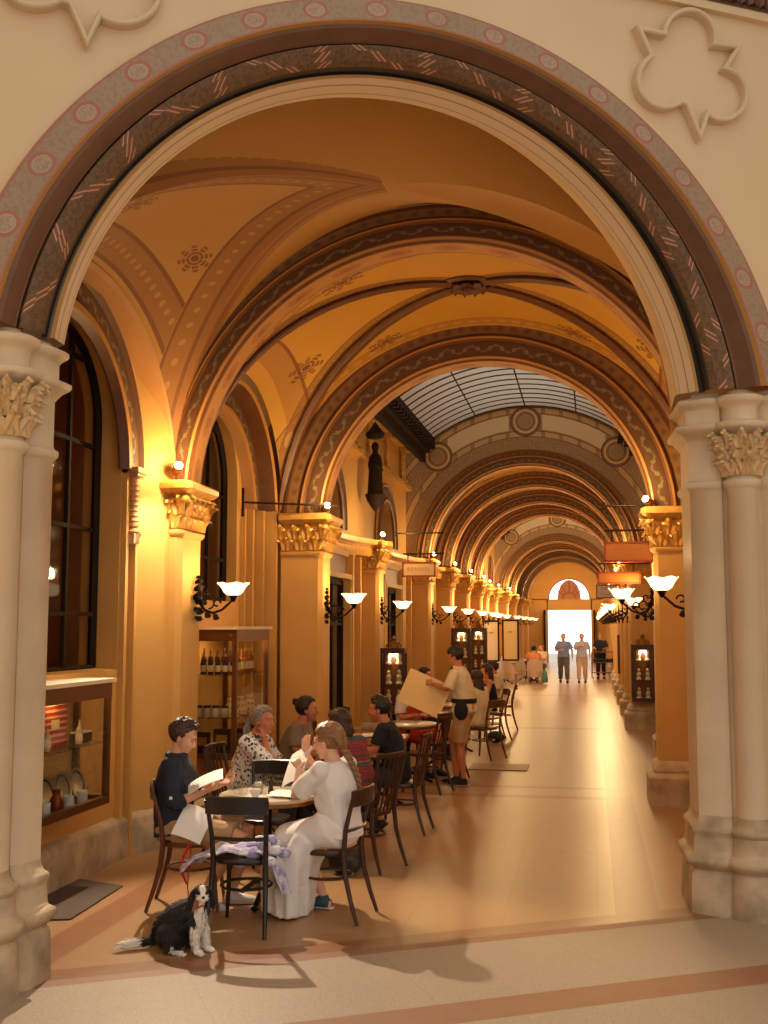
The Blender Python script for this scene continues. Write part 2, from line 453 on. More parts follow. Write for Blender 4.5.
CS = -2.1
SZ = 3.60
prof = [(2.76, 3.13, -.42), (2.75, 3.13, -.45), (2.55, 3.18, -.455), (2.53, 3.19, -.43), (2.50, 3.20, -.42), (2.43, 3.23, -.32), (2.415, 3.24, -.31), (2.41, 3.245, -.29),
        (2.395, 3.25, -.315), (2.345, 3.27, -.30), (2.29, 3.28, -.26), (2.255, 3.29, -.21), (2.25, 3.29, -.18), (2.265, 3.30, -.12), (2.235, 3.31, -.10), (2.215, 3.32, -.14), (2.19, 3.325, -.135), (2.18, 3.325, -.10), (2.13, 3.325, .0), (2.15, 3.325, .06), (2.38, 3.34, .45)]
mats = [B_line, B_pink, B_brown, B_zig, B_darkgap, M_cream, B_soff, M_trim]
mi = [0, 1, 0, 2, 2, 2, 4, 3, 3, 3, 3, 4, 4, 4, 5, 0, 5, 6, 5, 5]
# pink band = seg1 ; zigzag torus = 7..10 merged uv ok
mb = MB(); arch_sweep(mb, mapF, CS, prof, SZ, 72, mi); o = mb.build('trim_front_arch', mats); struct(o)
mb = MB(); arch_wall(mb, mapF, -4.95, .68, SZ, 9.5, CS, 2.75, 3.13, SZ, -.42, n=60)
mb.m = 1; arch_wall(mb, mapF, -6.5, 2.2, 3.3, 8.5, CS, 2.36, 3.39, 3.6, .45, n=50)
struct(mb.build('wall_front', [M_cream, M_wall]))
# neighbouring walls of the hexagonal court
a = Vector(SN(.68, -.42)); d = Vector((cos(R_(-30)), sin(R_(-30))))
mb = MB(); b = a+d*5; nn = Vector((-d.y, d.x))*.3
mb.prism([tuple(a), tuple(b), tuple(b+nn), tuple(a+nn)], 0, 9.5); struct(mb.build('wall_court_right', M_cream))
a2 = Vector(SN(-4.95, -.42)); mb = MB(); mb.prism([tuple(a2), (a2.x, a2.y-5), (a2.x-.3, a2.y-5), (a2.x-.3, a2.y+.3)], 0, 9.5); struct(mb.build('wall_court_left', M_cream))

# cornice with carved frieze at the top of the front wall
mb = MB()
def off_line(n): return [SN(-4.95-n*.5, -.42-n), SN(.68-n*.57, -.42-n), tuple(Vector(SN(.68-n*.57, -.42-n))+d*4)]
prf = [(0, 6.26), (.05, 6.26), (.05, 6.30), (.02, 6.31), (.02, 6.34)]
P = [[(*p, z) for p in off_line(n)] for n, z in prf]; mb.grid(P)
o1 = thing('carved_cornice', 'carved brown leaf cornice along the top of the cream wall at the upper right', 'cornice')
mb.build('moulding', M_cream, o1)
mb = MB(); rnd = random.Random(3)
pts = off_line(.03); A_, B_ = Vector(pts[0]), Vector(pts[1]); L = (B_-A_).length
k = int(L/.16)
for i in range(max(0, k-14), k+1):
    c = A_+(B_-A_)*(i/k)
    for zz in (6.36, 6.50):
        for q in range(3): leaf(mb, (c.x+(q-1)*.05, c.y+(q-1)*.03, zz), (-N30.x*1+(q-1)*.5, -N30.y, .3), (0, 0, 1), .08, .14, .5)
mb.grid([[(*p, z) for p in off_line(n)] for n, z in ((.02, 6.34), (.02, 6.69), (.25, 6.70), (.3, 6.9), (.3, 7.0))])
B_ = tuple(B_)
for i in range(8):
    c = Vector(B_)+d*(.1+i*.16)
    for zz in (6.36, 6.50): leaf(mb, (c.x, c.y, zz), (d.y, -d.x, .3), (0, 0, 1), .1, .14, .5)
mb.build('leaf_frieze', B_brown, o1)

# trefoil mouldings
def trefoil(cs, cz, sc, label):
    L = []
    def arcp(c, r, a0, a1, n=14):
        for i in range(n+1):
            a = R_(a0+(a1-a0)*i/n); L.append((c[0]+r*cos(a), c[1]+r*sin(a)))
    arcp((-.03, .24), .225, 175, -16, 16); L.append((.40, .15)); L.append((.275, -.03))
    arcp((.245, -.25), .215, 70, -132, 18); L.append((.03, -.60)); L.append((-.075, -.33))
    arcp((-.265, -.13), .225, -52, -242, 18); L.append((-.47, .30))
    L[:] = [(cs+p[0]*1.08*sc, cz+(p[1]+.19*p[0])*sc) for p in L]
    mb = MB(); w = .020*sc; n = len(L); cx = sum(p[0] for p in L)/n; cy = sum(p[1] for p in L)/n
    rows = []
    for (wo, off) in ((w, -.42), (w, -.485), (w*.5, -.495), (-w*.5, -.495), (-w, -.485), (-w, -.42)):
        r = []
        for i in range(n):
            p0, p, p2 = Vector(L[i-1]), Vector(L[i]), Vector(L[(i+1) % n])
            t1 = (p-p0).normalized() if (p-p0).length > 1e-6 else Vector((1, 0)); t2 = (p2-p).normalized() if (p2-p).length > 1e-6 else t1
            m_ = (Vector((-t1.y, t1.x))+Vector((-t2.y, t2.x)))
            if m_.length < .2: m_ = Vector((-t1.y, t1.x))
            m_.normalize(); kk = min(1.9, 1/max(.3, m_.dot(Vector((-t1.y, t1.x)))))
            q = p+m_*wo*kk; r.append(mapF(q.x, q.y, off))
        rows.append(r)
    mb.grid(rows, closev=True)
    tag(mb.build('trefoil_moulding', M_stone, angle=30), label, 'wall ornament', 'trefoil mouldings on the cream wall')
trefoil(-.10, 5.82, .86, 'raised cream trefoil moulding with three points, at the upper right of the arch')
trefoil(-4.19, 5.75, .86, 'raised cream trefoil moulding cut by the picture edge, at the upper left of the arch')

# ------------------------------------------------------------------ front piers
def pier_plan(mir):
    pl = [(.24, .45), (.02, .03), (0, 0), (.095, -.12), (.165, -.145), (.185, -.125)]
    c, r = (.275, -.225), .105
    for i in range(11):
        a = R_(135+190*i/10); pl.append((c[0]+r*cos(a), c[1]+r*sin(a)))
    pl += [(.385, -.28), (.42, -.36), (.49, -.385), (.56, -.39), (.60, -.42), (.88, -.42)]
    return [((-4.255-s if mir else s+.095), n) for s, n in pl]
def off_plan(pl, o, mir):
    out = []
    for i, p in enumerate(pl):
        a = Vector(pl[max(0, i-2)]); b = Vector(pl[min(len(pl)-1, i+2)]); t = (b-a).normalized(); nrm = Vector((t.y, -t.x))*(1 if not mir else -1)
        # outward = away from pier mass: for right pier walking from reveal to face, outward is to the -s / -n side
        q = Vector(p)+(-nrm if False else nrm*-1)*-o*-1 if False else Vector(p)+nrm*o
        out.append((q.x, q.y))
    return out
def front_pier(mir, label):
    pl = pier_plan(mir)
    # check the outward sense
    test = off_plan(pl, .1, mir)
    sgn = 1 if ((test[0][0] < pl[0][0]) != mir) else -1
    T = thing('stone_pier', label, 'pillar', (*SN(*pl[8]), 0), 0, 'front piers')
    ox, oy = SN(*pl[8])
    def rows(prf, name, mat, uv=False):
        mb = MB()
        P = [[(*SN(*q), z) for q in off_plan(pl, o*sgn, mir)] for o, z in prf]
        mb.grid(P); mb.xf(Matrix.Translation((-ox, -oy, 0))); return mb.build(name, mat, T, angle=50)
    rows([(o_, z_*.86) for o_, z_ in [(.075, 0), (.075, .02), (.065, .30), (.05, .335), (.045, .34), (.06, .36), (.09, .385), (.10, .415), (.09, .445), (.065, .46), (.05, .47), (.045, .50), (.04, .58), (.035, .61), (.05, .63), (.055, .65), (.045, .67), (.02, .69), (.008, .72), (0, .76)]], 'base', M_base)
    rows([(0, .64), (0, 2.90), (.012, 2.91), (.03, 2.93), (.03, 2.96), (.01, 2.97), (0, 2.99)], 'shaft', M_stone)
    rows([(0, 2.98), (0, 3.25), (.015, 3.27), (.045, 3.30), (.08, 3.32), (.095, 3.335), (.095, 3.36), (.07, 3.37), (.02, 3.385), (.02, 3.47), (.035, 3.49), (.06, 3.505), (.075, 3.52), (.075, 3.545), (.05, 3.56), (-.03, 3.565), (-.03, 3.60), (-.3, 3.60)], 'capital', M_stone)
    mb = MB(); rnd = random.Random(5)
    c = (.33 if mir else .37, -.225)
    for ring, (zz, hh, rr, k) in enumerate(((2.99, .15, .10, 6), (3.09, .17, .115, 7), (3.17, .13, .15, 6))):
        for i in range(k):
            a = R_(150+170*(i+.25*ring)/(k-1)); s_, n_ = c[0]+rr*cos(a), c[1]+rr*sin(a)
            ds, dn = cos(a), sin(a)
            if mir: s_ = -4.2-s_; ds = -ds
            p = SN(s_, n_); o = D30*ds+N30*dn
            leafcl(mb, (p[0], p[1], zz), (o.x, o.y, 0), (0, 0, 1), .085, hh, .55)
            q = Vector((p[0], p[1], zz+hh*.95))+Vector((o.x, o.y, 0))*hh*.42
            mb.ball(q, rnd.uniform(.012, .022), n=7, m=5)
    mb.xf(Matrix.Translation((-ox, -oy, 0)))
    mb.build('carved_leaves', M_leaf, T, angle=50)
front_pier(False, 'large cream clustered stone pier carrying the front arch, at the right edge')
front_pier(True, 'large cream clustered stone pier carrying the front arch, at the left edge')

# ------------------------------------------------------------------ vaults
XC = -1.22; ZS = 3.2
def groin(name, A, B, C, D, zs, hd, hf, hb, hl, hr, mat, n=16, ribs=True, off=None):
    """A,B near corners (left,right), C,D far (right,left)"""
    A, B, C, D = map(Vector, (A, B, C, D))
    def pos(x_, e_):
        a, b = (x_+1)/2, (e_+1)/2
        q = (A*(1-a)+B*a)*(1-b)+(D*(1-a)+C*a)*b
        if off: k = (1-x_*x_)*(1-e_*e_); q = q+Vector(off[:2])*k
        return q
    def h(x_, e_):
        ax, ae = abs(x_), abs(e_)
        if ae >= ax: H = hf if e_ < 0 else hb; q = hd*hd*(1-ae*ae)+H*H*(ae*ae-ax*ax)
        else: H = hl if x_ < 0 else hr; q = hd*hd*(1-ax*ax)+H*H*(ax*ax-ae*ae)
        return zs+math.sqrt(max(0, q))
    mb = MB()
    for cell in range(4):
        P = []; UV = []
        for i in range(n+1):
            t = sin(PI/2*i/n) if i < n else 1.0; r = []; ur = []
            for j in range(2*n+1):
                w = -1+2*j/(2*n); w = sin(w*PI/2)*t
                x_, e_ = ((w, -t), (w, t), (-t, w), (t, w))[cell]
                p = pos(x_, e_); r.append((p.x, p.y, h(x_, e_))); ur.append((x_, e_))
            P.append(r); UV.append(ur)
        mb.grid(P, UV)
    o = mb.build(name, mat, angle=25); struct(o)
    if off:
        r = MB(); es = [-1+2*i/40 for i in range(41)]; es = [sin(e*PI/2) for e in es]
        P = [[(pos(-1, e).x+.02, pos(-1, e).y, h(-1, e)) for e in es], [(pos(-1, e).x-.0, pos(-1, e).y, h(-1, e)-.05) for e in es], [(-4.06, pos(-1, e).y, h(-1, e)-.05) for e in es]]
        r.grid(P, [[(e*1.8, v_) for e in es] for v_ in (0, .1, 1)]); struct(r.build('trim_wall_arch_reveal', M_trim))
    if ribs:
        r = MB()
        for sx, se in ((-1, -1), (1, -1), (1, 1), (-1, 1)):
            pts = [Vector((*pos(sx*t, se*t), h(sx*t, se*t)-.02)) for t in [sin(PI/2*i/22) for i in range(1, 23)]]
            r.tube(pts, .05, 6, ell=(.7, 1)); r.tube(pts, .085, 6, ell=(.25, 1))
        rb = r.build('ceiling_ribs', B_rib); struct(rb)
        p = pos(0, 0); bs = MB(); zt = zs+hd
        bs.lathe([(.30, .0), (.30, -.03), (.26, -.05), (.24, -.03), (.2, -.02)], (p.x, p.y, zt+.01), 20)
        for i in range(10):
            a = 2*PI*i/10; leaf(bs, (p.x+.05*cos(a), p.y+.05*sin(a), zt-.02), (0, 0, -1), (cos(a), sin(a), 0), .09, .16, .3)
        bs.ball((p.x, p.y, zt-.06), (.07, .07, .06))
        bs.build('trim_boss', B_rib)['kind'] = 'structure'
    return o
A = SN(-4.75, .45); B = SN(.75, .45)
groin('ceiling_first_bay', A, B, (1.30, 9.6), (-3.80, 9.6), 3.3, 2.2, 2.6, 2.5, 1.45, 1.3, M_vault1, 22, ribs=False, off=(-.30, -.05, .06))
groin('ceiling_second_bay', (XC-2.5, 9.95), (XC+2.5, 9.95), (XC+2.4, 12.65), (XC-2.4, 12.65), ZS, 2.35, 2.35, 2.25, 1.5, 1.5, M_vault)

def arch_ring(name, y0, y1, cx, cz, r0, w, z0=3.28, n=56, style=0):
    mb = MB()
    pr = [(r0+w+.45, cz, .06), (r0+w, cz, .03), (r0+w-.03, cz, -.03), (r0+w-.06, cz, -.03), (r0+w*.62, cz, .0), (r0+w*.55, cz, -.035), (r0+w*.5, cz, -.035), (r0+w*.45, cz, .0), (r0+.05, cz, .0), (r0+.045, cz, .02), (r0+.02, cz, .03), (r0, cz, .06)]
    m_ = [0, 1, 0, 2, 0, 1, 0, 3, 0, 1, 0]
    T = y1-y0
    back = [(r, c, T-n_) for r, c, n_ in pr[::-1]]
    arch_sweep(mb, lambda u, v, k: (u, y0+k, v), cx, pr+back, z0, n, m_+[4]+m_[::-1])
    return struct(mb.build(name, [B_rib, B_line, B_och, B_scroll, B_soffo]))
arch_ring('trim_arch_first', 9.6, 10.0, -1.36, 3.13, 2.30, .36)
arch_ring('trim_arch_second', 12.62, 13.05, XC, 3.15, 1.90, .50)
YA = [21.6, 25.0, 28.4, 31.8]; YB = [42.0, 46.5, 51, 55.5]
for i, yy in enumerate(YA+YB): arch_ring('trim_arch_inner', yy, yy+.4, XC, 3.2, 1.90, .42 if i not in (0, 4) else .34, n=40)
for seq in (YA, YB+[60.0]):
    for i in range(len(seq)-1):
        groin('ceiling_inner_bay', (XC-2.38, seq[i]+.38), (XC+2.38, seq[i]+.38), (XC+2.38, seq[i+1]+.02), (XC-2.38, seq[i+1]+.02), ZS, 2.3, 2.25, 2.25, 1.45, 1.45, M_vault, 10, ribs=True)

# painted end walls (tympana) of the glass-roofed sections
def tympanum(y, back, zc=6.31):
    mb = MB(); f = (lambda u, v: (u-XC, v-3.2))
    arch_wall(mb, mapY(y), -4.6, 2.2, 3.2, 7.2, XC, 2.2, 3.2, 3.2, .02, n=40, uvf=f)
    if y == 13.05: pass
    struct(mb.build('wall_tympanum', M_tymp))
tympanum(21.6, 0); tympanum(42.0, 0)
mb = MB(); arch_wall(mb, mapY(13.0), -4.6, 2.2, 3.2, 7.2, XC, 2.3, 3.2, 3.2, .03, n=40, uvf=lambda u, v: (u-XC, v-3.2)); struct(mb.build('wall_tympanum', M_tymp))
mb = MB(); arch_wall(mb, mapY(32.15), -4.6, 2.2, 3.2, 7.2, XC, 2.2, 3.2, 3.2, .03, n=40, uvf=lambda u, v: (u-XC, v-3.2)); struct(mb.build('wall_tympanum', M_tymp))
# glass barrel roofs
def glass_roof(y0, y1, label):
    hw, rise, zb = 1.88, .62, 5.68; R = (hw*hw+rise*rise)/(2*rise); cz = zb+rise-R; a0 = math.asin(hw/R)
    T = thing('glass_roof', label, 'skylight', (XC, y0, zb), 0)
    arc = [(R*sin(-a0+2*a0*i/24), cz-zb+R*cos(-a0+2*a0*i/24)) for i in range(25)]
    mb = MB(); mb.grid([[(u, v_, w) for u, w in arc] for v_ in (0, y1-y0)]); mb.build('glass_panes', M_frost, T)
    k = int((y1-y0)/.40); gb = MB()
    for i in range(k+1):
        yy = (y1-y0)*i/k; gb.tube([(u, yy, w-.02) for u, w in arc], .05, 4, ell=(.22, 1.0))
    for j in (0, 6, 12, 18, 24):
        u, w = arc[j]; gb.tube([(u, 0, w-.02), (u, y1-y0, w-.02)], .014, 4)
    gb.build('glazing_bars', M_frame, T)
    eb = MB()
    for sx in (-1, 1):
        for (dx, dz, wx, wz) in ((0, -.06, .16, .12), (.08, -.2, .12, .16), (.16, -.36, .1, .2)):
            eb.box((sx*(hw+dx), (y1-y0)/2, dz), (wx, y1-y0, wz))
        for i in range(int((y1-y0)/.3)): eb.box((sx*(hw-.06), .15+i*.3, -.2), (.1, .12, .08))
    eb.build('eaves_beam', M_frame, T)
glass_roof(13.08, 21.58, 'curved glass and iron skylight over the passage behind the second arch')
glass_roof(32.2, 41.98, 'curved glass skylight far down the passage near the exit')

# ------------------------------------------------------------------ side walls
def lunette_wall(mb, side, xw, y0, y1, z0, z1, yc, R, zs, w_mb=None, depth=.22):
    mp = mapX(xw) if side < 0 else mapXr(xw)
    arch_wall(mb, mp, y0, y1, z0, z1, yc, R, zs, zs, 0, bottom=zs-.02 if zs-.02 > z0 else None, n=24)
def surround(mb, side, xw, yc, R, zs, dep=.25, w=.28, extra=None, legs=None):
    """moulded arch round a side window: steps back from the wall plane"""
    mp = mapX(xw) if side < 0 else mapXr(xw)
    pr = [(R+w, zs, 0), (R+w, zs, .03), (R+w-.03, zs, .045), (R+w-.06, zs, .02), (R+.08, zs, .02), (R+.05, zs, .05), (R+.02, zs, .04), (R, zs, 0), (R-.02, zs, -dep)]
    arch_sweep(mb, mp, yc, pr, zs, 28, [0, 1, 0, 2, 0, 1, 0, 3], legs=legs)
SUR = [B_rib, B_line, B_scroll, M_trim]

# left wall, first two bays -------------------------------------------------
def left_window(name, xw, yc, R, zs, zb, hw):
    """arched iron window with glazing bars: frame, bars, glass"""
    T = bpy.data.objects.new(name, None); COL.objects.link(T); T.location = (xw, yc, zb); struct(T)
    fb = MB()
    path = [(0, -hw, 0), (0, -hw, zs-zb)]+[(0, -hw*cos(PI*i/20), zs-zb+R*sin(PI*i/20)) for i in range(1, 20)]+[(0, hw, zs-zb), (0, hw, 0)]
    fb.tube(path, .04, 4, closed=True, ell=(1, 1)); fb.build('window_frame', M_frame, T)
    bb = MB(); top = zs-zb+R
    for yy in (-hw*.25, hw*.3) if hw > .5 else (0,): bb.box((0, yy, top*.49), (.035, .035, top*.97))
    z = .45
    while z < top-.15:
        w = hw if z < zs-zb else hw*math.sqrt(max(.05, 1-((z-(zs-zb))/R)**2)); bb.box((0, 0, z), (.03, 2*w, .035)); z += .72
    bb.build('glazing_bars', M_frame, T)
    g = MB(); b = [g.vert((-.01, p[1], p[2])) for p in path]; g.face(b); g.build('window_pane', M_paneglass, T, smooth=False)
    return T
mb = MB()
# bay 1 wall at x=-4.0 with window opening
arch_wall(mb, mapX(-4.0), 5.3, 9.15, 0, 6.5, 8.12, .78, 3.68, 3.68, 0, bottom=1.58, n=28)
# reveal of the window
for (u0, v0, u1, v1) in ((8.12-.78, 1.58, 8.12-.78, 3.68), (8.12+.78, 1.58, 8.12+.78, 3.68)):
    b = len(mb.v); mb.v += [(-4.0, u0, v0), (-4.35, u0, v0), (-4.35, u1, v1), (-4.0, u1, v1)]; mb.face([b, b+1, b+2, b+3])
b = len(mb.v); mb.v += [(-4.0, 7.34, 1.58), (-4.35, 7.34, 1.60), (-4.35, 8.90, 1.60), (-4.0, 8.90, 1.58)]; mb.face([b, b+1, b+2, b+3])
# curved stretch to the pier
cur = [(-4.0, 9.15), (-3.97, 9.2), (-3.93, 9.27), (-3.87, 9.36), (-3.82, 9.44), (-3.79, 9.5), (-3.78, 9.62)]
mb.grid([[(x_, y_, 0) for x_, y_ in cur], [(x_, y_, 6.5) for x_, y_ in cur]])
mb.grid([[(-4.0, 8.12-.78*cos(PI*i/24), 3.68+.78*sin(PI*i/24)) for i in range(25)], [(-4.35, 8.12-.78*cos(PI*i/24), 3.68+.78*sin(PI*i/24)) for i in range(25)]])
# bay 2 wall at x=-3.95
arch_wall(mb, mapX(-3.97), 9.9, 12.75, 0, 6.5, 11.2, .80, 3.55, 3.55, 0, bottom=2.22, n=28)
mb.grid([[(-3.97, 11.2-.80*cos(PI*i/24), 3.55+.80*sin(PI*i/24)) for i in range(25)], [(-4.2, 11.2-.80*cos(PI*i/24), 3.55+.80*sin(PI*i/24)) for i in range(25)]])
for yy in (10.4, 12.0):
    b = len(mb.v); mb.v += [(-3.97, yy, 2.22), (-4.2, yy, 2.22), (-4.2, yy, 3.55), (-3.97, yy, 3.55)]; mb.face([b, b+1, b+2, b+3])
b = len(mb.v); mb.v += [(-3.97, 10.4, 2.22), (-4.2, 10.4, 2.24), (-4.2, 12.0, 2.24), (-3.97, 12.0, 2.22)]; mb.face([b, b+1, b+2, b+3])
struct(mb.build('wall_left', M_wall))
left_window('window_1', -4.22, 8.12, .76, 3.68, 1.60, .76)
left_window('window_2', -4.12, 11.2, .78, 3.55, 2.24, .78)
# rooms behind those windows
mb = MB()
for (x0, x1, y0, y1, z0, z1) in ((-7.5, -4.4, 5.5, 13.4, 0, 5.5),):
    c = ((x0+x1)/2, (y0+y1)/2, (z0+z1)/2)
    mb.face([mb.vert(p) for p in ((x0, y0, 0), (x0, y1, 0), (x0, y1, z1), (x0, y0, z1))]); mb.face([mb.vert(p) for p in ((x0, y0, 0), (x1, y0, 0), (x1, y0, z1), (x0, y0, z1))])
    mb.face([mb.vert(p) for p in ((x0, y1, 0), (x1, y1, 0), (x1, y1, z1), (x0, y1, z1))]); mb.face([mb.vert(p) for p in ((x0, y0, z1), (x1, y0, z1), (x1, y1, z1), (x0, y1, z1))])
struct(mb.build('wall_cafe_room', Mat('warm_room_wall', lin(190, 130, 70), .8)))
# wall arch mouldings and pilaster strips
mb = MB()
arch_sweep(mb, mapX(-4.0), 7.75, [(1.50, 3.3, 0), (1.50, 3.3, .05), (1.44, 3.3, .09), (1.40, 3.3, .05), (1.22, 3.3, .05), (1.18, 3.3, .09), (1.12, 3.3, .09), (1.08, 3.3, .02), (1.08, 3.3, 0)], 3.3, 40, [0, 1, 0, 2, 0, 1, 0, 0])
arch_sweep(mb, mapX(-3.97), 11.2, [(1.42, 3.2, .2), (1.38, 3.2, .32), (1.34, 3.2, .30), (1.32, 3.2, .12), (1.15, 3.2, .10), (1.12, 3.2, .14), (1.06, 3.2, .13), (1.04, 3.2, 0)], 3.3, 40, [0, 1, 0, 2, 0, 1, 3])
struct(mb.build('trim_wall_arches', SUR))
mb = MB(); mb.box((-3.85, 12.9, 3.3), (.6, .3, 6.6)); struct(mb.build('wall_left_return', M_wall))
mb = MB()
for (xx, y0, wy, dx, z1) in ((-4.0, 8.95, .06, .05, 3.5), (-4.0, 9.06, .05, .09, 3.3), (-3.97, 12.15, .05, .06, 3.3), (-3.97, 12.27, .07, .12, 3.3), (-3.97, 12.42, .07, .2, 3.3), (-3.97, 12.55, .08, .32, 3.3), (-3.97, 10.12, .08, .1, 3.3)):
    mb.box((xx+dx/2, y0, z1/2), (dx, wy, z1))
struct(mb.build('trim_left_strips', M_wall))
mb = MB()
for pth in ([(-4.0, 5.4)]+[(x_, y_) for x_, y_ in cur], [(-3.97, 10.1), (-3.97, 12.7)]):
    for i in range(len(pth)-1):
        a, b = Vector(pth[i]), Vector(pth[i+1]); t = (b-a).normalized(); nn = Vector((t.y, -t.x))
        rows = [[(*(q+nn*o), z) for q in (a, b)] for o, z in ((.08, 0), (.08, .29), (.06, .32), (.03, .335), (-.01, .35))]
        mb.grid(rows)
struct(mb.build('baseboard_left', M_base))
# little bracket colonnette
T = thing('wall_bracket', 'short turned stone bracket colonnette under the first painted wall arch at left', 'bracket', (-3.93, 9.02, 2.75))
mb = MB(); mb.lathe([(0, -.06), (.04, -.02), (.06, .02), (.03, .05), (.05, .07), (.045, .09), (.045, .48), (.06, .5), (.04, .52)], n=14); 
for i in range(8): mb.lathe([(.045, .1+i*.045), (.052, .115+i*.045), (.045, .13+i*.045)], n=14)
mb.build('colonnette', M_trim, T)
mb = MB()
for i in range(6): a = 2*PI*i/6; leaf(mb, (.02*cos(a), .02*sin(a), -.09), (cos(a), sin(a), 0), (0, 0, 1), .05, .1, .4)
mb.build('leaf_drop', M_leaf, T)
mb = MB(); mb.box((0, 0, .555), (.16, .2, .05)); mb.box((0, 0, .52), (.13, .15, .03)); mb.build('cap', M_trim, T)

# inner piers -----------------------------------------------------------------
def capital_leaves(mb, w, d, z0, z1, side, n=4, size=1.0):
    """rows of leaves on the faces of a rectangular capital; side +1: room is at +x"""
    h = (z1-z0)
    faces = (((side, 0), d), ((0, -1), w), ((0, 1), w))
    for (nx, ny), L in faces:
        k = max(2, int(L/.13))
        for row, (zz, hh, out) in enumerate(((z0, h*.55, .0), (z0+h*.4, h*.6, .02))):
            for i in range(k+row):
                t = (i+.5-(.5 if row else 0))/k-.5 if row else (i+.5)/k-.5
                px = nx*(w/2+out) if nx else t*w; py = ny*(d/2+out) if ny else t*d
                leafcl(mb, (px, py, zz), (nx, ny, 0), (0, 0, 1), .12, hh, .5)
    for sx in ((side),):
        for sy in (-1, 1):
            mb.ball((sx*(w/2+.05), sy*(d/2+.05), z1-.05), (.05, .05, .045), n=8, m=6)
def make_pier(label, side, w=.5, d=.46, ztop=3.28, gold=True, zbase=.42):
    T = thing('stone_pillar', label, 'pillar', (0, 0, 0), 0, 'arcade pillars of the passage')
    s = side; hw, hd = w/2, d/2
    def plan(o): 
        k = .05
        pl = [(-s*(hw), -(hd+o)), (s*(hw+o-k), -(hd+o)), (s*(hw+o), -(hd+o-k)), (s*(hw+o), hd+o-k), (s*(hw+o-k), hd+o), (-s*hw, hd+o)]
        return pl
    def rows(prf, name, mat):
        mb = MB(); mb.grid([[(*q, z) for q in plan(o)] for o, z in prf]); 
        b = len(mb.v)
        mb.v += [(*q, prf[-1][1]) for q in plan(prf[-1][0])]; mb.face(range(b, b+6)); return mb.build(name, mat, T, angle=30)
    rows([(.11, 0), (.11, .30), (.09, .33), (.05, .35), (.06, .38), (.05, zbase), (.01, zbase+.05), (0, zbase+.06)], 'base', M_base)
    rows([(0, zbase), (0, 2.76), (.02, 2.78), (.03, 2.80), (.03, 2.82), (0, 2.84)], 'shaft', M_wall)
    rows([(0, 2.83), (0, 2.95), (.03, 3.12), (.05, 3.14), (.10, 3.17), (.13, 3.2), (.13, 3.25), (.10, ztop-.01), (.08, ztop)], 'capital', M_gold)
    mb = MB(); capital_leaves(mb, w, d, 2.84, 3.15, s); mb.build('carved_leaves', M_gold, T, angle=60)
    return T
protoL = make_pier('gold pillar at left in the second bay, beside the second bottle cabinet', 1)
protoR = make_pier('ochre stone pillar with gilded capital just past the right front pier', -1)
protoL.location = (XC-2.15, 12.85, 0); protoR.location = (XC+2.16, 12.85, 0)
k1 = make_pier('beige pillar with square carved capital and wall lamp at left, nearest inside the arch', 1, .5, .56)
k1.location = (-3.93, 9.80, 0)
dup(protoR, (1.22, 9.8, 0), 0, 'ochre pillar mostly hidden behind the right front pier')
ords = ['second', 'third', 'fourth', 'fifth', 'sixth', 'seventh', 'eighth', 'ninth', 'tenth', 'eleventh', 'twelfth']
PY = [17.0]+[y_+.2 for y_ in YA]+[35.2, 38.6]+[y_+.2 for y_ in YB]
for i, yy in enumerate(PY):
    xl = XC-2.15 - (.12 if i in (0, 5, 6) else 0); xr = XC+2.16+(.28 if i in (0,) else 0)
    dup(protoL, (xl, yy, 0), 0, 'gold pillar with carved capital on the left side, %s beyond the bottle cabinet pillar' % ords[i])
    dup(protoR, (xr, yy, 0), 0, 'gold pillar with carved capital on the right side, %s beyond the nearest inner one' % ords[i])

# walls of the deeper bays -------------------------------------------------
ys = [13.05, 17.0]+[y_+.2 for y_ in YA]+[35.2, 38.6]+[y_+.2 for y_ in YB]+[60.0]
mbw = MB(); mbs = MB(); mbc = MB(); mbg = MB()
for i in range(len(ys)-1):
    y0, y1 = ys[i], ys[i+1]; yc = (y0+y1)/2; tall = (y0 < 21 or 31 < y0 < 41.5)
    Rw = .72 if tall else .8; zs = 3.45
    for side, xw in ((-1, -3.62), (1, 1.5)):
        mp = mapX(xw) if side < 0 else mapXr(xw)
        arch_wall(mbw, mp, y0, y1, 3.0, 7.0, yc, Rw, zs, zs, 0, bottom=3.4, n=20)
        surround(mbs, side, xw, yc, Rw, zs, .25, .34, legs=3.38)
        # cornice, bowed back between pillars
        pth = [(xw+side*-(.42*(abs(2*t-1))**2.5), y0+(y1-y0)*t) for t in [j/12 for j in range(13)]]
        for _ in (0,):
            P = []
            for oo, zz in ((0, 3.02), (.03, 3.02), (.05, 3.06), (.05, 3.14), (.10, 3.18), (.14, 3.2), (.14, 3.27), (.0, 3.29)):
                P.append([(px-side*oo, py, zz) for px, py in pth])
            mbc.grid(P)
struct(mbw.build('wall_left_and_right_upper', M_wall)); struct(mbs.build('trim_lunette_arches', SUR)); struct(mbc.build('trim_cornice', M_gold))
# dark glazing behind the lunettes
mb = MB()
for xx in (-3.9, 1.78): mb.face([mb.vert(p) for p in ((xx, 13.1, 3.3), (xx, 60, 3.3), (xx, 60, 4.8), (xx, 13.1, 4.8))])
struct(mb.build('window_3', Mat('dark_lunette_glass', lin(40, 34, 28), .15)))

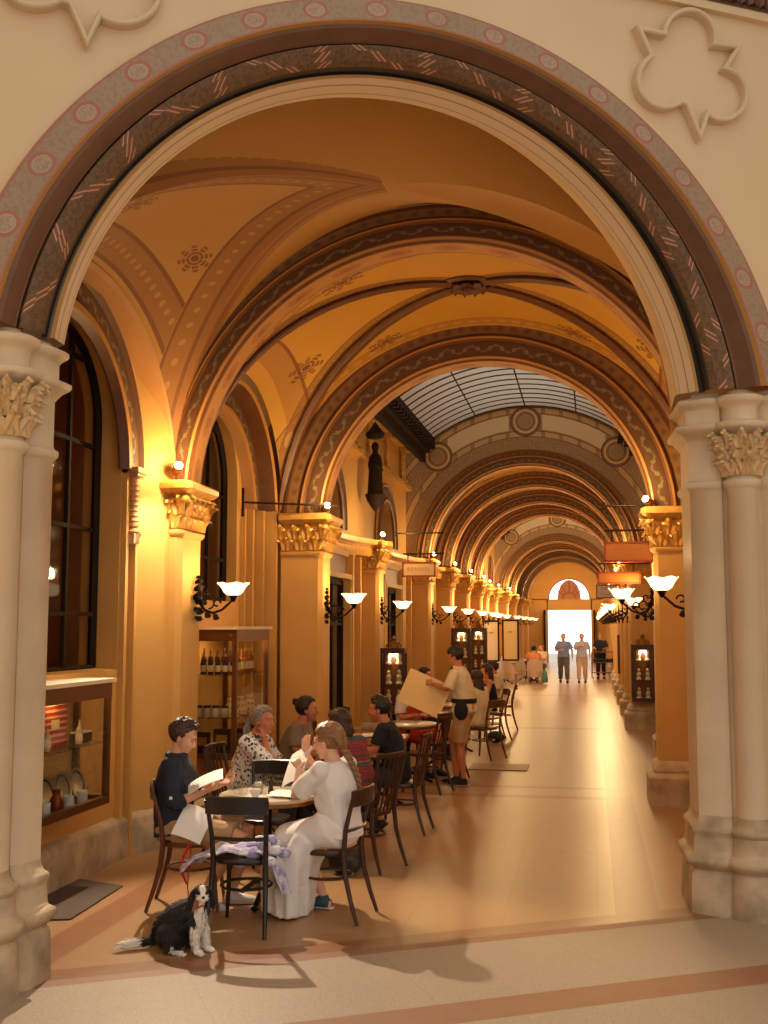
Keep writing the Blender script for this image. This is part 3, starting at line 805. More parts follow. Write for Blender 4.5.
# shop fronts below the cornice
M_shopglass = Mat('shop_glass_dark', lin(50, 34, 22), .08)
M_dayglow = emis('glowing_daylight_pane', (1, .95, .88, 1), 1.6)  # pane glows by itself, emission standing in for daylight
def shopfront(side, xw, y0, y1, label, first=None, bright=False):
    L = y1-y0; T = thing('shop_front', label, 'shop front', (xw, (y0+y1)/2, 0), 0, 'wooden shop fronts along the passage')
    s = -side
    mb = MB(); hw = L/2-.25; dw = min(.62, hw*.55)
    for a, b in ((-L/2, -dw-.12), (dw+.12, L/2)): mb.box((s*.02, (a+b)/2, 1.52), (.08, b-a, 3.04))
    for yy in (-hw+.1, -dw-.28, dw+.28, hw-.1): mb.box((s*.1, yy, 1.5), (.1, .09, 3.0))
    for yy in (-dw-.12, dw+.12): mb.box((s*.08, yy, 1.32), (.12, .08, 2.64)); mb.box((s*.12, yy*.99, 1.32), (.06, .03, 2.64))
    mb.box((s*.08, 0, 2.66), (.14, 2*dw+.36, .07)); mb.box((s*.05, 0, 3.0), (.1, 2*dw+.3, .08))
    mb.build('surround', M_wall, T)
    mb = MB(); mb.box((s*.05, 0, 2.83), (.05, 2*dw+.16, .28)); mb.build('upper_panel', M_brown, T)
    mb = MB(); mb.box((s*.0, 0, 1.3), (.04, .06, 2.6)); 
    for yy in (-dw, 0, dw): mb.box((s*.02, yy, 1.3), (.06, .07, 2.6))
    for zz in (.08, .5, 2.0, 2.58): mb.box((s*.02, 0, zz), (.05, 2*dw, .08))
    mb.build('door_frame', M_frame, T)
    mb = MB(); mb.box((0, 0, 1.3), (.02, 2*dw, 2.55)); mb.build('door_glass', M_dayglow if bright else M_shopglass, T)
    for yy in (-hw*.82, hw*.82): mb = MB(); mb.box((s*.12, yy, .22), (.16, L*.12, .44), bev=.01); mb.build('plinth', M_base, T)
    return T
for i in range(len(ys)-1):
    y0, y1 = ys[i]+.2, ys[i+1]-.2; tall = 31 < y0 < 41.5
    for side, xw, nm in ((-1, -3.6, 'left'), (1, 1.48, 'right')):
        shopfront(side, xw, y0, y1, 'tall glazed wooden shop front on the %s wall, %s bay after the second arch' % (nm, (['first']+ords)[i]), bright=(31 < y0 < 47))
for side, x_ in ((1, 1.55),):
    mb = MB(); mb.box((x_, 11.2, 3.3), (.1, 3.3, 6.6)); mb.box((1.6, 9.2, 3.3), (.1, 1.4, 6.6)); struct(mb.build('wall_right', M_wall))

# statue and small columns on the side wall under the skylight
def statue(loc, label):
    T = thing('wall_statue', label, 'statue', loc)
    mb = MB(); mb.lathe([(0, -.25), (.05, -.2), (.13, -.08), (.16, 0), (.16, .03), (0, .04)], n=12); mb.build('console', M_frame, T)
    mb = MB(); mb.lathe([(.13, .03), (.11, .2), (.1, .38), (.12, .5), (.1, .62), (.05, .68), (.045, .72)], n=12); mb.ball((0, 0, .79), (.06, .065, .08))
    for sy in (-1, 1): mb.tube([(0, sy*.1, .6), (.04, sy*.15, .48), (.1, sy*.08, .42)], [.035, .03, .022], 6)
    for k in range(7): a = 2*PI*k/7; mb.tube([(.11*cos(a), .11*sin(a), .04), (.085*cos(a+.15), .085*sin(a+.15), .5)], .018, 5)
    mb.build('robed_figure', M_frame, T)
    mb = MB(); mb.lathe([(.1, .92), (.14, .95), (.16, 1.0), (.1, 1.06), (0, 1.2)], n=8); mb.build('canopy', M_frame, T)
    return T
s0 = statue((-3.34, 17.0, 4.0), 'dark stone statue under a canopy on the left wall below the skylight')
dup(s0, (1.2, 17.0, 4.0), PI, 'dark stone statue on the right wall below the skylight')
mb = MB()
for yy in (13.4, 14.9, 16.4, 17.7, 19.3, 20.9):
    for sy, xx, s in ((0, -3.56, 1), (0, 1.44, -1)):
        mb.tube([(xx, yy, 4.75), (xx, yy, 5.35)], .05, 8); mb.box((xx, yy, 5.38), (.18, .2, .08)); mb.box((xx, yy, 4.72), (.18, .2, .08))
for xx in (-3.55, 1.43):
    mb.box((xx, 17.3, 4.66), (.16, 8.4, .09)); mb.box((xx, 17.3, 5.45), (.2, 8.4, .1))
struct(mb.build('trim_upper_gallery', M_gold))

# ------------------------------------------------------------------ end wall with open doorway
mb = MB(); YE = 60.0
arch_wall(mb, mapY(YE), -3.9, 1.6, 3.35, 7, -1.18, 1.12, 3.38, 3.38, 0, bottom=3.38, n=24)
for a, b in ((-3.9, -2.32), (-.04, 1.6)): mb.box(((a+b)/2, YE+.2, 1.7), (b-a, .4, 3.4))
mb.box((-1.18, YE+.2, 3.08), (2.4, .4, .56)); struct(mb.build('wall_end', M_wall))
mb = MB()
for sx in (-1, 1): mb.box((-1.18+sx*1.30, YE-.35, 1.4), (.08, .75, 2.8)); 
struct(mb.build('door_1', M_frame))
T = thing('fanlight', 'pinkish carved half round fanlight above the bright exit doorway', 'fanlight', (-1.18, YE+.12, 3.38))
mb = MB(); n = 20; b = [mb.vert((.62*cos(PI*i/n), 0, 1.05*sin(PI*i/n)*(.99))) for i in range(n+1)]; mb.face(b); mb.build('carved_panel', Mat('pink_relief', lin(190, 130, 110), .7), T, smooth=False)
mb = MB(); mb.tube([(1.1*cos(PI*i/n), -.02, 1.1*sin(PI*i/n)) for i in range(n+1)], .04, 6)
for a in (35, 60, 90, 120, 145): mb.tube([(.3*cos(R_(a)), -.04, .3*sin(R_(a))), (.85*cos(R_(a)), -.04, .9*sin(R_(a)))], .03, 5)
mb.tube([(.35*cos(PI*i/n), -.04, .35*sin(PI*i/n)) for i in range(n+1)], .03, 6)
mb.build('tracery', Mat('pink_relief_dark', lin(165, 105, 90), .7), T)
# ------------------------------------------------------------------ lamps
LIGHTS_UP = []
WARMC = (1, .66, .30)
M_shade = Mat('frosted_glass_shade', lin(255, 225, 180), .4)
M_shade.b.inputs['Emission Color'].default_value = (1, .72, .40, 1); M_shade.b.inputs['Emission Strength'].default_value = 2.6
M_bulb = emis('lamp_glow', (1, .80, .52, 1), 14)
def point0(name, loc, power, col=WARMC, r=.06):
    l = bpy.data.lights.new(name, 'POINT'); l.energy = power; l.color = col; l.shadow_soft_size = r
    o = bpy.data.objects.new(name, l); COL.objects.link(o); o.location = loc; return o
def make_sconce(label, reach=.36):
    """wall lamp; back plate at the origin, arm reaching to +x"""
    T = thing('wall_sconce', label, 'wall lamp', (0, 0, 0), 0, 'wall lamps along the passage')
    mb = MB()
    for zz, s_ in ((-.16, .7), (-.08, 1), (0, 1.25), (.08, 1), (.15, .7), (.2, .4)):
        for k in (-1, 0, 1): leaf(mb, (0, k*.03*s_, zz), (1, k*.4, 0), (0, k*.9, .8 if zz >= 0 else -.8), .05*s_, .07*s_, .4)
    mb.lathe([(.001, -.0), (.05, .0), (.05, .02), (.025, .035), (.02, .05)], n=12, M=Matrix.Rotation(PI/2, 3, 'Y'))
    mb.build('back_plate', M_iron, T)
    mb = MB()
    arm = [(0.02, 0, -.02), (.08, 0, -.10), (.16, 0, -.13), (.25, 0, -.10), (reach-.02, 0, -.02), (reach, 0, .02)]
    mb.tube(arm, [.014, .014, .013, .012, .011, .011], 6)
    for cx, cz, r, a0, a1 in ((.12, -.03, .06, -90, 200), (.2, -.04, .04, 0, 300), (.09, .05, .035, -60, 240)):
        mb.tube([(cx+r*(1-.5*i/14)*cos(R_(a0+(a1-a0)*i/14)), .0, cz+r*(1-.5*i/14)*sin(R_(a0+(a1-a0)*i/14))) for i in range(15)], .009, 5)
    for px, pz in ((.1, -.12), (.18, -.14), (.06, 0)): leaf(mb, (px, 0, pz), (0, -1, 0), (.4, 0, -1), .05, .06, .3); leaf(mb, (px, 0, pz), (0, 1, 0), (.4, 0, -1), .05, .06, .3)
    mb.lathe([(0, -.03), (.022, -.01), (.03, .01), (.045, .03), (.03, .04), (0, .045)], (reach, 0, 0), 12); mb.build('scroll_arm', M_iron, T)
    mb = MB(); P = []
    prof = [(.03, .0), (.06, .005), (.09, .03), (.105, .06), (.12, .09), (.145, .115)]
    for i in range(36):
        a = 2*PI*i/36; P.append([(reach+(r+(.008*sin(6*a) if j > 3 else 0))*cos(a), (r+(.008*sin(6*a) if j > 3 else 0))*sin(a), .035+z+(.008*cos(6*a) if j == 5 else 0)) for j, (r, z) in enumerate(prof)])
    mb.grid(P, closeu=True)
    o = mb.build('lamp_shade', M_shade, T)
    mb = MB(); mb.ball((reach, 0, .10), (.03, .03, .04), n=10, m=8); mb.build('bulb', M_bulb, T)
    return T
sc = make_sconce('ornate wall lamp with lit glass bowl on the nearest left pillar, over the bottle cabinet')
sc.location = (-3.66, 9.9, 2.20)
point0('sconce_light', (-3.27, 9.9, 2.46), 28)
names_l = ['second', 'third', 'fourth', 'fifth', 'sixth', 'seventh', 'eighth', 'ninth', 'tenth', 'eleventh', 'twelfth', 'thirteenth']
LP = [(12.85, XC-1.90)]+[(yy, XC-1.90-(.12 if i in (0, 5, 6) else 0)) for i, yy in enumerate(PY)]
for i, (yy, xx) in enumerate(LP):
    dup(sc, (xx-.02, yy, 2.18), 0, 'lit glass bowl wall lamp on the %s pillar along the left side' % (names_l[i]))
    if i < 9: point0('sconce_light', (xx+.34, yy, 2.46), 20 if i < 6 else 34)
RP = [(9.82, 0.96)]+[(12.85, .70)]+[(yy, .70+(.28 if i == 0 else 0)) for i, yy in enumerate(PY)]
for i, (yy, xx) in enumerate(RP):
    dup(sc, (xx, yy, 2.22), PI, 'lit glass bowl wall lamp on the %s pillar along the right side' % (['first']+names_l)[i])
    if i < 9: point0('sconce_light', (xx-.36, yy, 2.48), 20 if i < 6 else 34)
# small spotlights on top of the capitals
def make_spot(label):
    T = thing('spotlight', label, 'spotlight', (0, 0, 0), 0, 'small spotlights on the pillar capitals')
    mb = MB(); mb.lathe([(0, .0), (.03, .0), (.045, .02), (.045, .1), (.03, .12), (0, .12)], n=14, M=Matrix.Rotation(R_(70), 3, 'Y')); mb.tube([(.03, 0, .0), (.03, 0, -.06)], .012, 6); mb.build('housing', M_brass, T)
    mb = MB(); mb.lathe([(0, .122), (.04, .122), (.03, .13), (0, .134)], n=14, M=Matrix.Rotation(R_(70), 3, 'Y')); mb.build('lens', M_bulb, T)
    return T
sp = make_spot('small bright spotlight above the square carved capital of the nearest left pillar'); sp.location = (-3.72, 9.48, 3.36); sp.rotation_euler = (0, 0, R_(-60))
for i, (yy, xx) in enumerate(LP[:9]): dup(sp, (xx+.03, yy-.24, 3.32), R_(-60), 'small bright spotlight on the capital of the %s pillar along the left side' % names_l[i])
for i, (yy, xx) in enumerate(RP[1:9]): dup(sp, (xx-.03, yy-.24, 3.32), R_(-120), 'small bright spotlight on the capital of the %s pillar along the right side' % names_l[i])
UP = [12.62]+PY[:9]
for i, y_ in enumerate(UP):
    pw = 36 if y_ < 30 else 75
    LIGHTS_UP += [(-2.85, y_-.35, 3.46, pw), (.42, y_-.35, 3.46, pw)]
for yy in (53.5, 57.5): LIGHTS_UP += [(-2.2, yy, 3.6, 90), (-.2, yy, 3.6, 90)]  # fill lights added by the exit to brighten the end wall, no fixtures
LIGHTS_UP += [(-3.52, 9.30, 3.42, 42), (.75, 9.4, 3.4, 20)]

# iron tie bars
def tie(loc, L, rz, label):
    T = thing('iron_tie_bar', label, 'iron bar', loc, rz); mb = MB(); mb.tube([(0, 0, 0), (L, 0, 0)], .012, 6); mb.build('bar', M_iron, T)
    k = 1 if rz else .2; mb = MB(); mb.tube([(0, 0, -.14*k), (0, 0, .14*k)], .016, 6); mb.ball((0, 0, .15*k), .018, n=8, m=6); mb.ball((0, 0, -.15*k), .018, n=8, m=6); mb.build('anchor', M_iron, T)
tie((-3.9, 12.0, 3.36), 1.12, R_(30), 'thin dark iron bar running from the second left window to the gold pillar capital')
tie((.16, 12.7, 3.31), .6, 0, 'thin dark iron bar sticking out left from the right capital above the orange sign')
tie((-3.0, 17.0, 3.40), .75, 0, 'thin dark iron bar above the cream hanging sign at left')

# hanging signs
def sign(loc, w, h, board, edge, lines, ink, label, rods=True, ah=None):
    T = thing('hanging_sign', label, 'sign', loc)
    mb = MB(); mb.box((0, 0, 0), (w, .035, h)); mb.build('board', board, T)
    mb = MB()
    for a, b, c, d in ((0, h/2, w+.03, .025), (0, -h/2, w+.03, .025), (w/2, 0, .025, h), (-w/2, 0, .025, h)): mb.box((a, 0, b), (c, .05, d))
    mb.build('frame', edge, T)
    mb = MB()
    for sx in (-1, 1): mb.tube([(sx*w*.35, 0, h/2), (sx*w*.35, 0, h/2+.14)], .008, 6)
    mb.tube([(-w*.5, 0, h/2+.14), (w*.5+.15, 0, h/2+.14)], .012, 6); mb.build('bracket', M_iron, T)
    for k, (txt, sz, dz) in enumerate(lines):
        cu = bpy.data.curves.new('lettering', 'FONT'); cu.body = txt; cu.size = sz; cu.align_x = 'CENTER'; cu.align_y = 'CENTER'; cu.extrude = .002; cu.space_character = 1.3
        o = bpy.data.objects.new('lettering', cu); COL.objects.link(o); dg = bpy.context.evaluated_depsgraph_get(); me = bpy.data.meshes.new_from_object(o.evaluated_get(dg)); bpy.data.objects.remove(o)
        me.materials.clear(); me.materials.append(ink.m); o = bpy.data.objects.new('lettering', me); COL.objects.link(o); o.parent = T; o.rotation_euler = (PI/2, 0, 0); o.location = (0, -.02, dz)
    return T
S_cream = Mat('cream_sign', lin(215, 180, 130), .5); S_red = Mat('red_brown_edge', lin(140, 50, 25), .5); S_or = Mat('orange_sign', lin(168, 100, 30), .5); S_white = Mat('white_sign', lin(225, 205, 195), .5); S_ink = Mat('faded_ink', lin(170, 115, 70), .6); S_ink2 = Mat('faded_orange_ink', lin(170, 90, 25), .6)
sign((-2.64, 17.0, 2.83), .5, .21, S_cream, S_red, [('BENNEL', .085, 0)], S_ink, 'cream hanging sign with red edge and faint lettering on the left side')
sign((.43, 12.8, 2.79), .54, .21, S_or, S_red, [('BERBELLA', .055, .035), ('CAFE', .045, -.045)], S_ink2, 'orange hanging sign with dark red edge nearest on the right side')
sign((.42, 17.2, 2.68), .62, .16, S_or, S_red, [], S_ink2, 'plain orange hanging sign half hidden behind the nearest one on the right')
sign((.28, 21.3, 2.60), .36, .24, S_white, S_ink, [('CAFE', .08, .05), ('PASSAGE', .05, -.05)], S_ink, 'small whitish hanging sign deepest on the right side')

# ------------------------------------------------------------------ display cabinets
M_case = Mat('brass_case_frame', lin(118, 74, 34), .35, .6); M_case.vary(6, .5, .6)
M_shelfglass = glass_mat('shelf_glass', (.85, .9, .85, 1), .05)
LITC = []
def cabinet(label, loc, d, L, h, shelves, rz=0, top_slab=True, post=False, cat='display cabinet', back=None):
    """glass case on the wall: x 0..d into the room, y 0..L, z 0..h"""
    T = thing('display_cabinet', label, cat, loc, rz)
    t = .045; mb = MB()
    for px in (t/2, d-t/2):
        for py in (t/2, L-t/2): mb.box((px, py, h/2), (t, t, h))
    if post: mb.box((d-t/2, L/2, h/2), (t, t, h))
    for zz, hh in ((h-.06, .12), (.03, .06)):
        for px in (t/2, d-t/2): mb.box((px, L/2, zz), (t*1.1, L, hh))
        for py in (t/2, L-t/2): mb.box((d/2, py, zz), (d, t*1.1, hh))
    mb.box((d/2, L/2, .02), (d, L, .03)); mb.build('frame', M_case, T)
    mb = MB(); mb.box((d/2, L/2, h+.01), (d+.06, L+.06, .03), bev=.008); mb.build('top', M_stone if top_slab else M_case, T)
    mb = MB(); mb.box((d-.012, L/2, h/2), (.006, L-2*t, h-.15)); mb.build('front_pane', M_glass, T)
    for py in (.012, L-.012): mb = MB(); mb.box((d/2, py, h/2), (d-2*t, .006, h-.15)); mb.build('side_pane', M_glass, T)
    for z_ in shelves: mb = MB(); mb.box((d/2, L/2, z_), (d-.03, L-.06, .012)); mb.build('shelf', M_shelfglass, T)
    return T
M_btl = [Mat('dark_bottle', lin(40, 14, 8), .12), Mat('amber_bottle', lin(150, 70, 14), .12), Mat('green_bottle', lin(30, 44, 20), .15), Mat('clear_bottle', lin(200, 175, 130), .1)]
M_lab = Mat('cream_label', lin(225, 200, 150), .6); M_capm = Mat('gold_foil', lin(200, 150, 60), .35, .6)
M_redp = Mat('red_packet', lin(185, 50, 25), .5); M_whitep = Mat('white_porcelain', lin(235, 230, 222), .25); M_silver = Mat('tarnished_silver', lin(170, 160, 145), .3, .8); M_blackp = Mat('black_box', lin(30, 26, 24), .5)
def bottle_proto(mat, h, r, name, label, group):
    T = thing(name, label, 'bottle', (0, 0, 0), 0, group)
    mb = MB(); mb.lathe([(0, 0), (r*.95, 0), (r, .01), (r, h*.55), (r*.8, h*.65), (r*.35, h*.74), (r*.3, h*.93), (r*.36, h*.94), (r*.36, h*.97), (0, h*.97)], n=14); mb.build('glass_body', mat, T)
    mb = MB(); mb.lathe([(r*1.02, h*.15), (r*1.03, h*.16), (r*1.03, h*.45), (r*1.02, h*.46)], n=14, cap=False); mb.build('paper_label', M_lab, T)
    mb = MB(); mb.lathe([(r*.38, h*.9), (r*.38, h), (0, h*1.005)], n=12, cap=False); mb.build('cap', M_capm, T)
    return T
# cabinet 2 with bottles, x -3.97..-3.47 y 10.5..11.65
C2 = (-3.965, 10.52, .64); c2 = cabinet('tall brass-framed glass cabinet of bottles on the left wall behind the seated man', C2, .50, 1.12, 1.28, (.40, .82), post=False)
mb = MB(); mb.box((.44, -.004, 1.22), (.03, .01, .02)); mb.build('red_tag', M_redp, c2)
rnd = random.Random(11); zsh = [C2[2]+.035, C2[2]+.406, C2[2]+.826]
rowsb = [(2, 0, .19, .030, 'dark sauce bottle'), (2, 1, .22, .028, 'amber liqueur bottle'), (1, 3, .2, .03, 'clear bottle')]
first = {}
def put(kind, mk, loc, label, group, rz=0, scale=None):
    if kind not in first:
        first[kind] = o = mk(); o.location = loc; o.rotation_euler = (0, 0, rz); o['label'] = label
        if group: o['group'] = group
        elif 'group' in o: del o['group']
        if scale: o.scale = (scale,)*3
        return o
    o = dup(first[kind], loc, rz, label, group, scale)
    if not group and 'group' in o: del o['group']
    return o
for i in range(5):
    put('dk', lambda: bottle_proto(M_btl[0], .2, .028, 'bottle', '', ''), (C2[0]+.12+.078*i, C2[1]+.1, zsh[2]), 'small dark brown bottle in front row, top shelf of tall cabinet', 'dark bottles on the top cabinet shelf')
for i in range(6):
    put('am', lambda: bottle_proto(M_btl[1], .26, .03, 'bottle', '', ''), (C2[0]+.08+.07*i, C2[1]+.24, zsh[2]), 'amber bottle in the back row, top shelf of the tall cabinet', 'amber bottles on the top cabinet shelf')
for i in range(6):
    put('am', None, (C2[0]+.36, C2[1]+.38+.11*i, zsh[2]), 'amber bottle on the corridor side, top shelf of tall cabinet', 'amber bottles along the top shelf edge', scale=.95)
def jar_proto():
    T = thing('preserve_jar', '', 'jar', (0, 0, 0)); mb = MB(); mb.lathe([(0, 0), (.04, 0), (.045, .01), (.045, .08), (.035, .095), (0, .095)], n=14); mb.build('glass_body', M_btl[3], T)
    mb = MB(); mb.lathe([(.038, .09), (.04, .115), (0, .118)], n=12, cap=False); mb.build('lid', M_blackp, T); return T
for i in range(4): put('jar', jar_proto, (C2[0]+.08+.09*i, C2[1]+.1, zsh[1]), 'glass jar with dark lid on the middle shelf of the tall cabinet', 'jars on the middle cabinet shelf')
def gift_proto():
    T = thing('gift_tin', '', 'tin', (0, 0, 0)); mb = MB()
    for k, (r, z0) in enumerate(((.075, 0), (.06, .06), (.045, .12))): mb.lathe([(0, z0), (r, z0), (r, z0+.055), (r-.006, z0+.06), (0, z0+.06)], n=20)
    mb.build('stacked_tins', M_lab, T)
    mb = MB()
    for k, (r, z0) in enumerate(((.076, .01), (.061, .07), (.046, .13))):
        for j in range(10): a = 2*PI*j/10; mb.ball((r*cos(a), r*sin(a), z0+.02), .009, n=6, m=4)
    mb.build('red_dots', M_redp, T); return T
for (xx, yy) in ((.39, .2), (.36, .55), (.36, .85)): put('gift', gift_proto, (C2[0]+xx, C2[1]+yy, zsh[1]), 'stack of cream tins with red dots on the middle shelf of the tall cabinet', 'cream tins in the tall cabinet')
def bookstand():
    T = thing('chocolate_box', '', 'box', (0, 0, 0)); mb = MB(); mb.box((0, 0, .11), (.15, .05, .22), bev=.004); mb.build('box_body', M_blackp, T); mb = MB(); mb.box((0, -.027, .13), (.1, .004, .08)); mb.build('paper_label', M_capm, T); return T
for i, (xx, yy) in enumerate(((.12, .12), (.32, .14), (.38, .6), (.38, .9))): put('bx', bookstand, (C2[0]+xx, C2[1]+yy, zsh[0]), 'black gift box on the bottom of the tall cabinet', 'black boxes in the tall cabinet', scale=1+.15*(i % 2))
# cabinet 1, near left
C1 = (-4.0, 7.02, .59); c1 = cabinet('low wide brass-framed glass cabinet of gifts under the near left window', C1, .30, 1.14, .93, (.47,))
M_redbook = Mat('red_striped_book', lin(170, 40, 22), .5); u_ = M_redbook.obj(); M_redbook.mix(((u_[2]/.045).mod(1.0)).gt(.6), lin(215, 160, 120))
T = thing('striped_picture_book', 'large red and cream striped book standing on the glass shelf of the near cabinet', 'book', (C1[0]+.10, C1[1]+.55, C1[2]+.48)); mb = MB(); mb.box((0, 0, .165), (.035, .42, .33), M=None); mb.build('cover', M_redbook, T); mb = MB(); mb.box((.019, .03, .16), (.004, .12, .07)); mb.build('title_label', M_lab, T)
T = thing('camera_box', 'small dark box with a pale edge on the glass shelf of the near cabinet', 'box', (C1[0]+.15, C1[1]+.93, C1[2]+.48)); mb = MB(); mb.box((0, 0, .035), (.1, .2, .07), bev=.01); mb.build('case', M_blackp, T); mb = MB(); mb.box((0, 0, .075), (.09, .16, .012)); mb.build('pale_lid', M_whitep, T)
def plate_pr():
    T = thing('porcelain_plate', '', 'plate', (0, 0, 0)); mb = MB(); mb.lathe([(0, 0), (.07, .0), (.12, .016), (.121, .02), (.07, .006), (0, .006)], n=28, M=Matrix.Rotation(R_(75), 3, 'Y')); mb.build('dish', M_silver, T); mb = MB(); mb.lathe([(.085, .0105), (.1, .0145)], n=28, M=Matrix.Rotation(R_(75), 3, 'Y'), cap=False); mb.build('rim_pattern', M_blackp, T); return T
for i, yy in enumerate((.22, .48, .74, .98)): put('plate', plate_pr, (C1[0]+.1, C1[1]+yy, C1[2]+.16), 'patterned silver grey plate standing upright on the floor of the near cabinet', 'plates leaning in the near cabinet')
def mug_pr():
    T = thing('coffee_mug', '', 'mug', (0, 0, 0)); mb = MB(); mb.lathe([(0, 0), (.035, 0), (.04, .01), (.04, .09), (.036, .09), (.036, .012), (0, .01)], n=18); mb.build('cup', M_whitep, T); mb = MB(); mb.tube([(0, .038+.028*sin(PI*i/8), .045+.028*cos(PI*i/8)) for i in range(9)], .005, 6); mb.build('handle', M_whitep, T); return T
for i, (xx, yy) in enumerate(((.2, .3), (.22, .62), (.2, .88))): put('mug', mug_pr, (C1[0]+xx, C1[1]+yy, C1[2]+.036), 'white coffee mug on the floor of the near cabinet', 'mugs in the near cabinet')
T = thing('copper_jug', 'small brown copper jug on the floor of the near cabinet', 'jug', (C1[0]+.21, C1[1]+.45, C1[2]+.036)); mb = MB(); mb.lathe([(0, 0), (.045, 0), (.055, .04), (.05, .08), (.025, .13), (.03, .16), (.026, .16), (0, .12)], n=18); mb.build('body', Mat('copper', lin(130, 60, 30), .3, .7), T); mb = MB(); mb.tube([(0, .03+.03*sin(PI*i/8), .1+.04*cos(PI*i/8)) for i in range(9)], .005, 6); mb.build('handle', M_brass, T)
for i, yy in enumerate((.15, .3, .8)): put('gr', lambda: bottle_proto(M_btl[3], .2, .03, 'bottle', '', ''), (C1[0]+.2, C1[1]+yy, C1[2]+.48 if i else C1[2]+.036), 'clear glass bottle inside the near cabinet', 'clear bottles in the near cabinet', scale=.9)
# lantern cabinets hanging on pillars
def lantern_case(loc, label, w=.36, h=.95, first=[]):
    """faces -y"""
    T = thing('lantern_cabinet', label, 'display cabinet', loc); t = .035; d = .2
    mb = MB()
    for px in (-w/2, w/2):
        for py in (-d/2, d/2): mb.box((px, py, h/2), (t, t, h))
    for zz in (0.02, h-.03):
        for py in (-d/2, d/2): mb.box((0, py, zz), (w, t, .06))
        for px in (-w/2, w/2): mb.box((px, 0, zz), (t, d, .06))
    mb.box((0, 0, .01), (w, d, .02)); mb.box((0, 0, h), (w+.04, d+.04, .03)); mb.build('frame', M_wood, T)
    mb = MB(); mb.box((0, d/2-.02, h/2), (w-.02, .01, h-.06)); mb.build('back_panel', M_brown, T)
    mb = MB(); mb.box((0, -d/2, h/2), (w-.03, .005, h-.1)); mb.build('front_pane', M_glass, T)
    mb = MB(); mb.lathe([(w*.3, 0), (w*.25, .03), (.05, .08), (.03, .12), (.04, .15), (.0, .2)], (0, 0, h+.01), 12)
    mb.tube([(-w*.35, 0, h+.03), (-w*.25, 0, h+.09), (-.05, 0, h+.08), (0, 0, h+.14), (.05, 0, h+.08), (w*.25, 0, h+.09), (w*.35, 0, h+.03)], .014, 6); mb.build('crest', M_brass, T)
    for zz in (.32, .62): mb = MB(); mb.box((0, 0, zz), (w-.03, d-.03, .012)); mb.build('shelf', M_shelfglass, T)
    mb = MB(); mb.box((0, 0, h-.09), (w*.5, .03, .03)); mb.build('lamp_strip', M_bulb, T)
    return T
lc = lantern_case((-2.98, 16.65, .74), 'small lantern-like glass case on the third left pillar, above the stacked chairs', .34, .86)
cases = [(-2.98, 16.65, .74)]
for loc, lb in (((-2.9, 24.85, .85), 'small lit glass case on the left pillar behind the waiter'), ((-2.85, 28.2, .85), 'small lit glass case on the left pillar just beyond the one behind the waiter'), ((.93, 21.45, .55), 'glass case with lit shelves on a right pillar beyond the first inner one'), ((.9, 31.6, .65), 'narrow glass case deeper on the right side of the passage')):
    dup(lc, loc, 0, lb, scale=(1.15, 1, 1.2)); cases.append(loc)
def figurine():
    T = thing('figurine', '', 'figurine', (0, 0, 0)); mb = MB(); mb.lathe([(0, 0), (.05, 0), (.055, .02), (.03, .06), (.045, .12), (.02, .17), (.03, .2), (.0, .235)], n=14); mb.build('glazed_body', M_whitep, T); mb = MB(); mb.lathe([(.03, .165), (.034, .175), (.03, .185)], n=12, cap=False); mb.build('gold_collar', M_capm, T); return T
for k, (cx, cy, cz) in enumerate(cases):
    nm = ['third left pillar', 'left pillar behind the waiter', 'left pillar beyond that one', 'right pillar beyond the first inner one', 'right side deeper in'][k]
    for zz in (.035, .33 if k == 0 else .39, .63 if k == 0 else .75):
        for xx in (-.08, .08): put('fig', figurine, (cx+xx, cy, cz+zz), 'white glazed figurine in the glass case on the %s' % nm, 'figurines in the case on the %s' % nm, scale=.95)
    point0('case_light', (cx, cy-.05, cz+(.74 if k == 0 else .9)), 2.5, r=.02)
point0('case_light', (C2[0]+.28, C2[1]+.4, C2[2]+1.1), 3, r=.03); point0('case_light', (C1[0]+.18, C1[1]+.5, C1[2]+.82), 2, r=.03)
# framed menu boards deep on the left
def board(loc, label):
    T = thing('menu_board', label, 'notice board', loc); mb = MB()
    for a, b, c, d in ((0, .6, .5, .05), (0, -.6, .5, .05), (.23, 0, .05, 1.2), (-.23, 0, .05, 1.2)): mb.box((a, 0, b), (c, .05, d))
    mb.build('frame', M_frame, T); mb = MB(); mb.box((0, .01, 0), (.44, .02, 1.18)); mb.build('sheet', M_lab, T)
    mb = MB(); mb.lathe([(0, 0), (.07, 0), (.07, .01), (0, .01)], (0, -.01, .25), 12, M=None); mb.build('emblem', M_brown, T); return T
b1 = board((-3.02, 33.6, 1.5), 'dark framed notice board at left in the second skylit stretch, left of two'); dup(b1, (-2.45, 33.9, 1.52), 0, 'dark framed notice board at left in the second skylit stretch, right of two')
# door mats
M_hatch = Mat('floor_hatch', lin(150, 116, 80), .5)
def mat_(pts, label, mt=None):
    T = MB(); b = [T.vert((*p, .004)) for p in pts]; T.face(b); b = [T.vert((*p, 0.012)) for p in pts]; T.face(b)
    for i in range(4): T.face([b[i]-4, b[(i+1) % 4]-4, b[(i+1) % 4], b[i]])
    tag(T.build('floor_grate', mt or M_mat), label, 'floor mat')
M_mat = Mat('ribbed_mat', lin(88, 70, 56), .8); q = M_mat.obj(); M_mat.mix(((q[0]/.03).mod(1.0)).gt(.5), lin(74, 58, 46))
mat_([(-3.95, 6.9), (-3.45, 7.05), (-3.5, 8.0), (-3.95, 8.15)], 'dark ribbed mat on the floor below the near left cabinet')
mat_([(-1.70, 15.2), (-.9, 15.2), (-.9, 15.9), (-1.70, 15.9)], 'flat brownish grate in the floor right of the waiter', M_hatch)
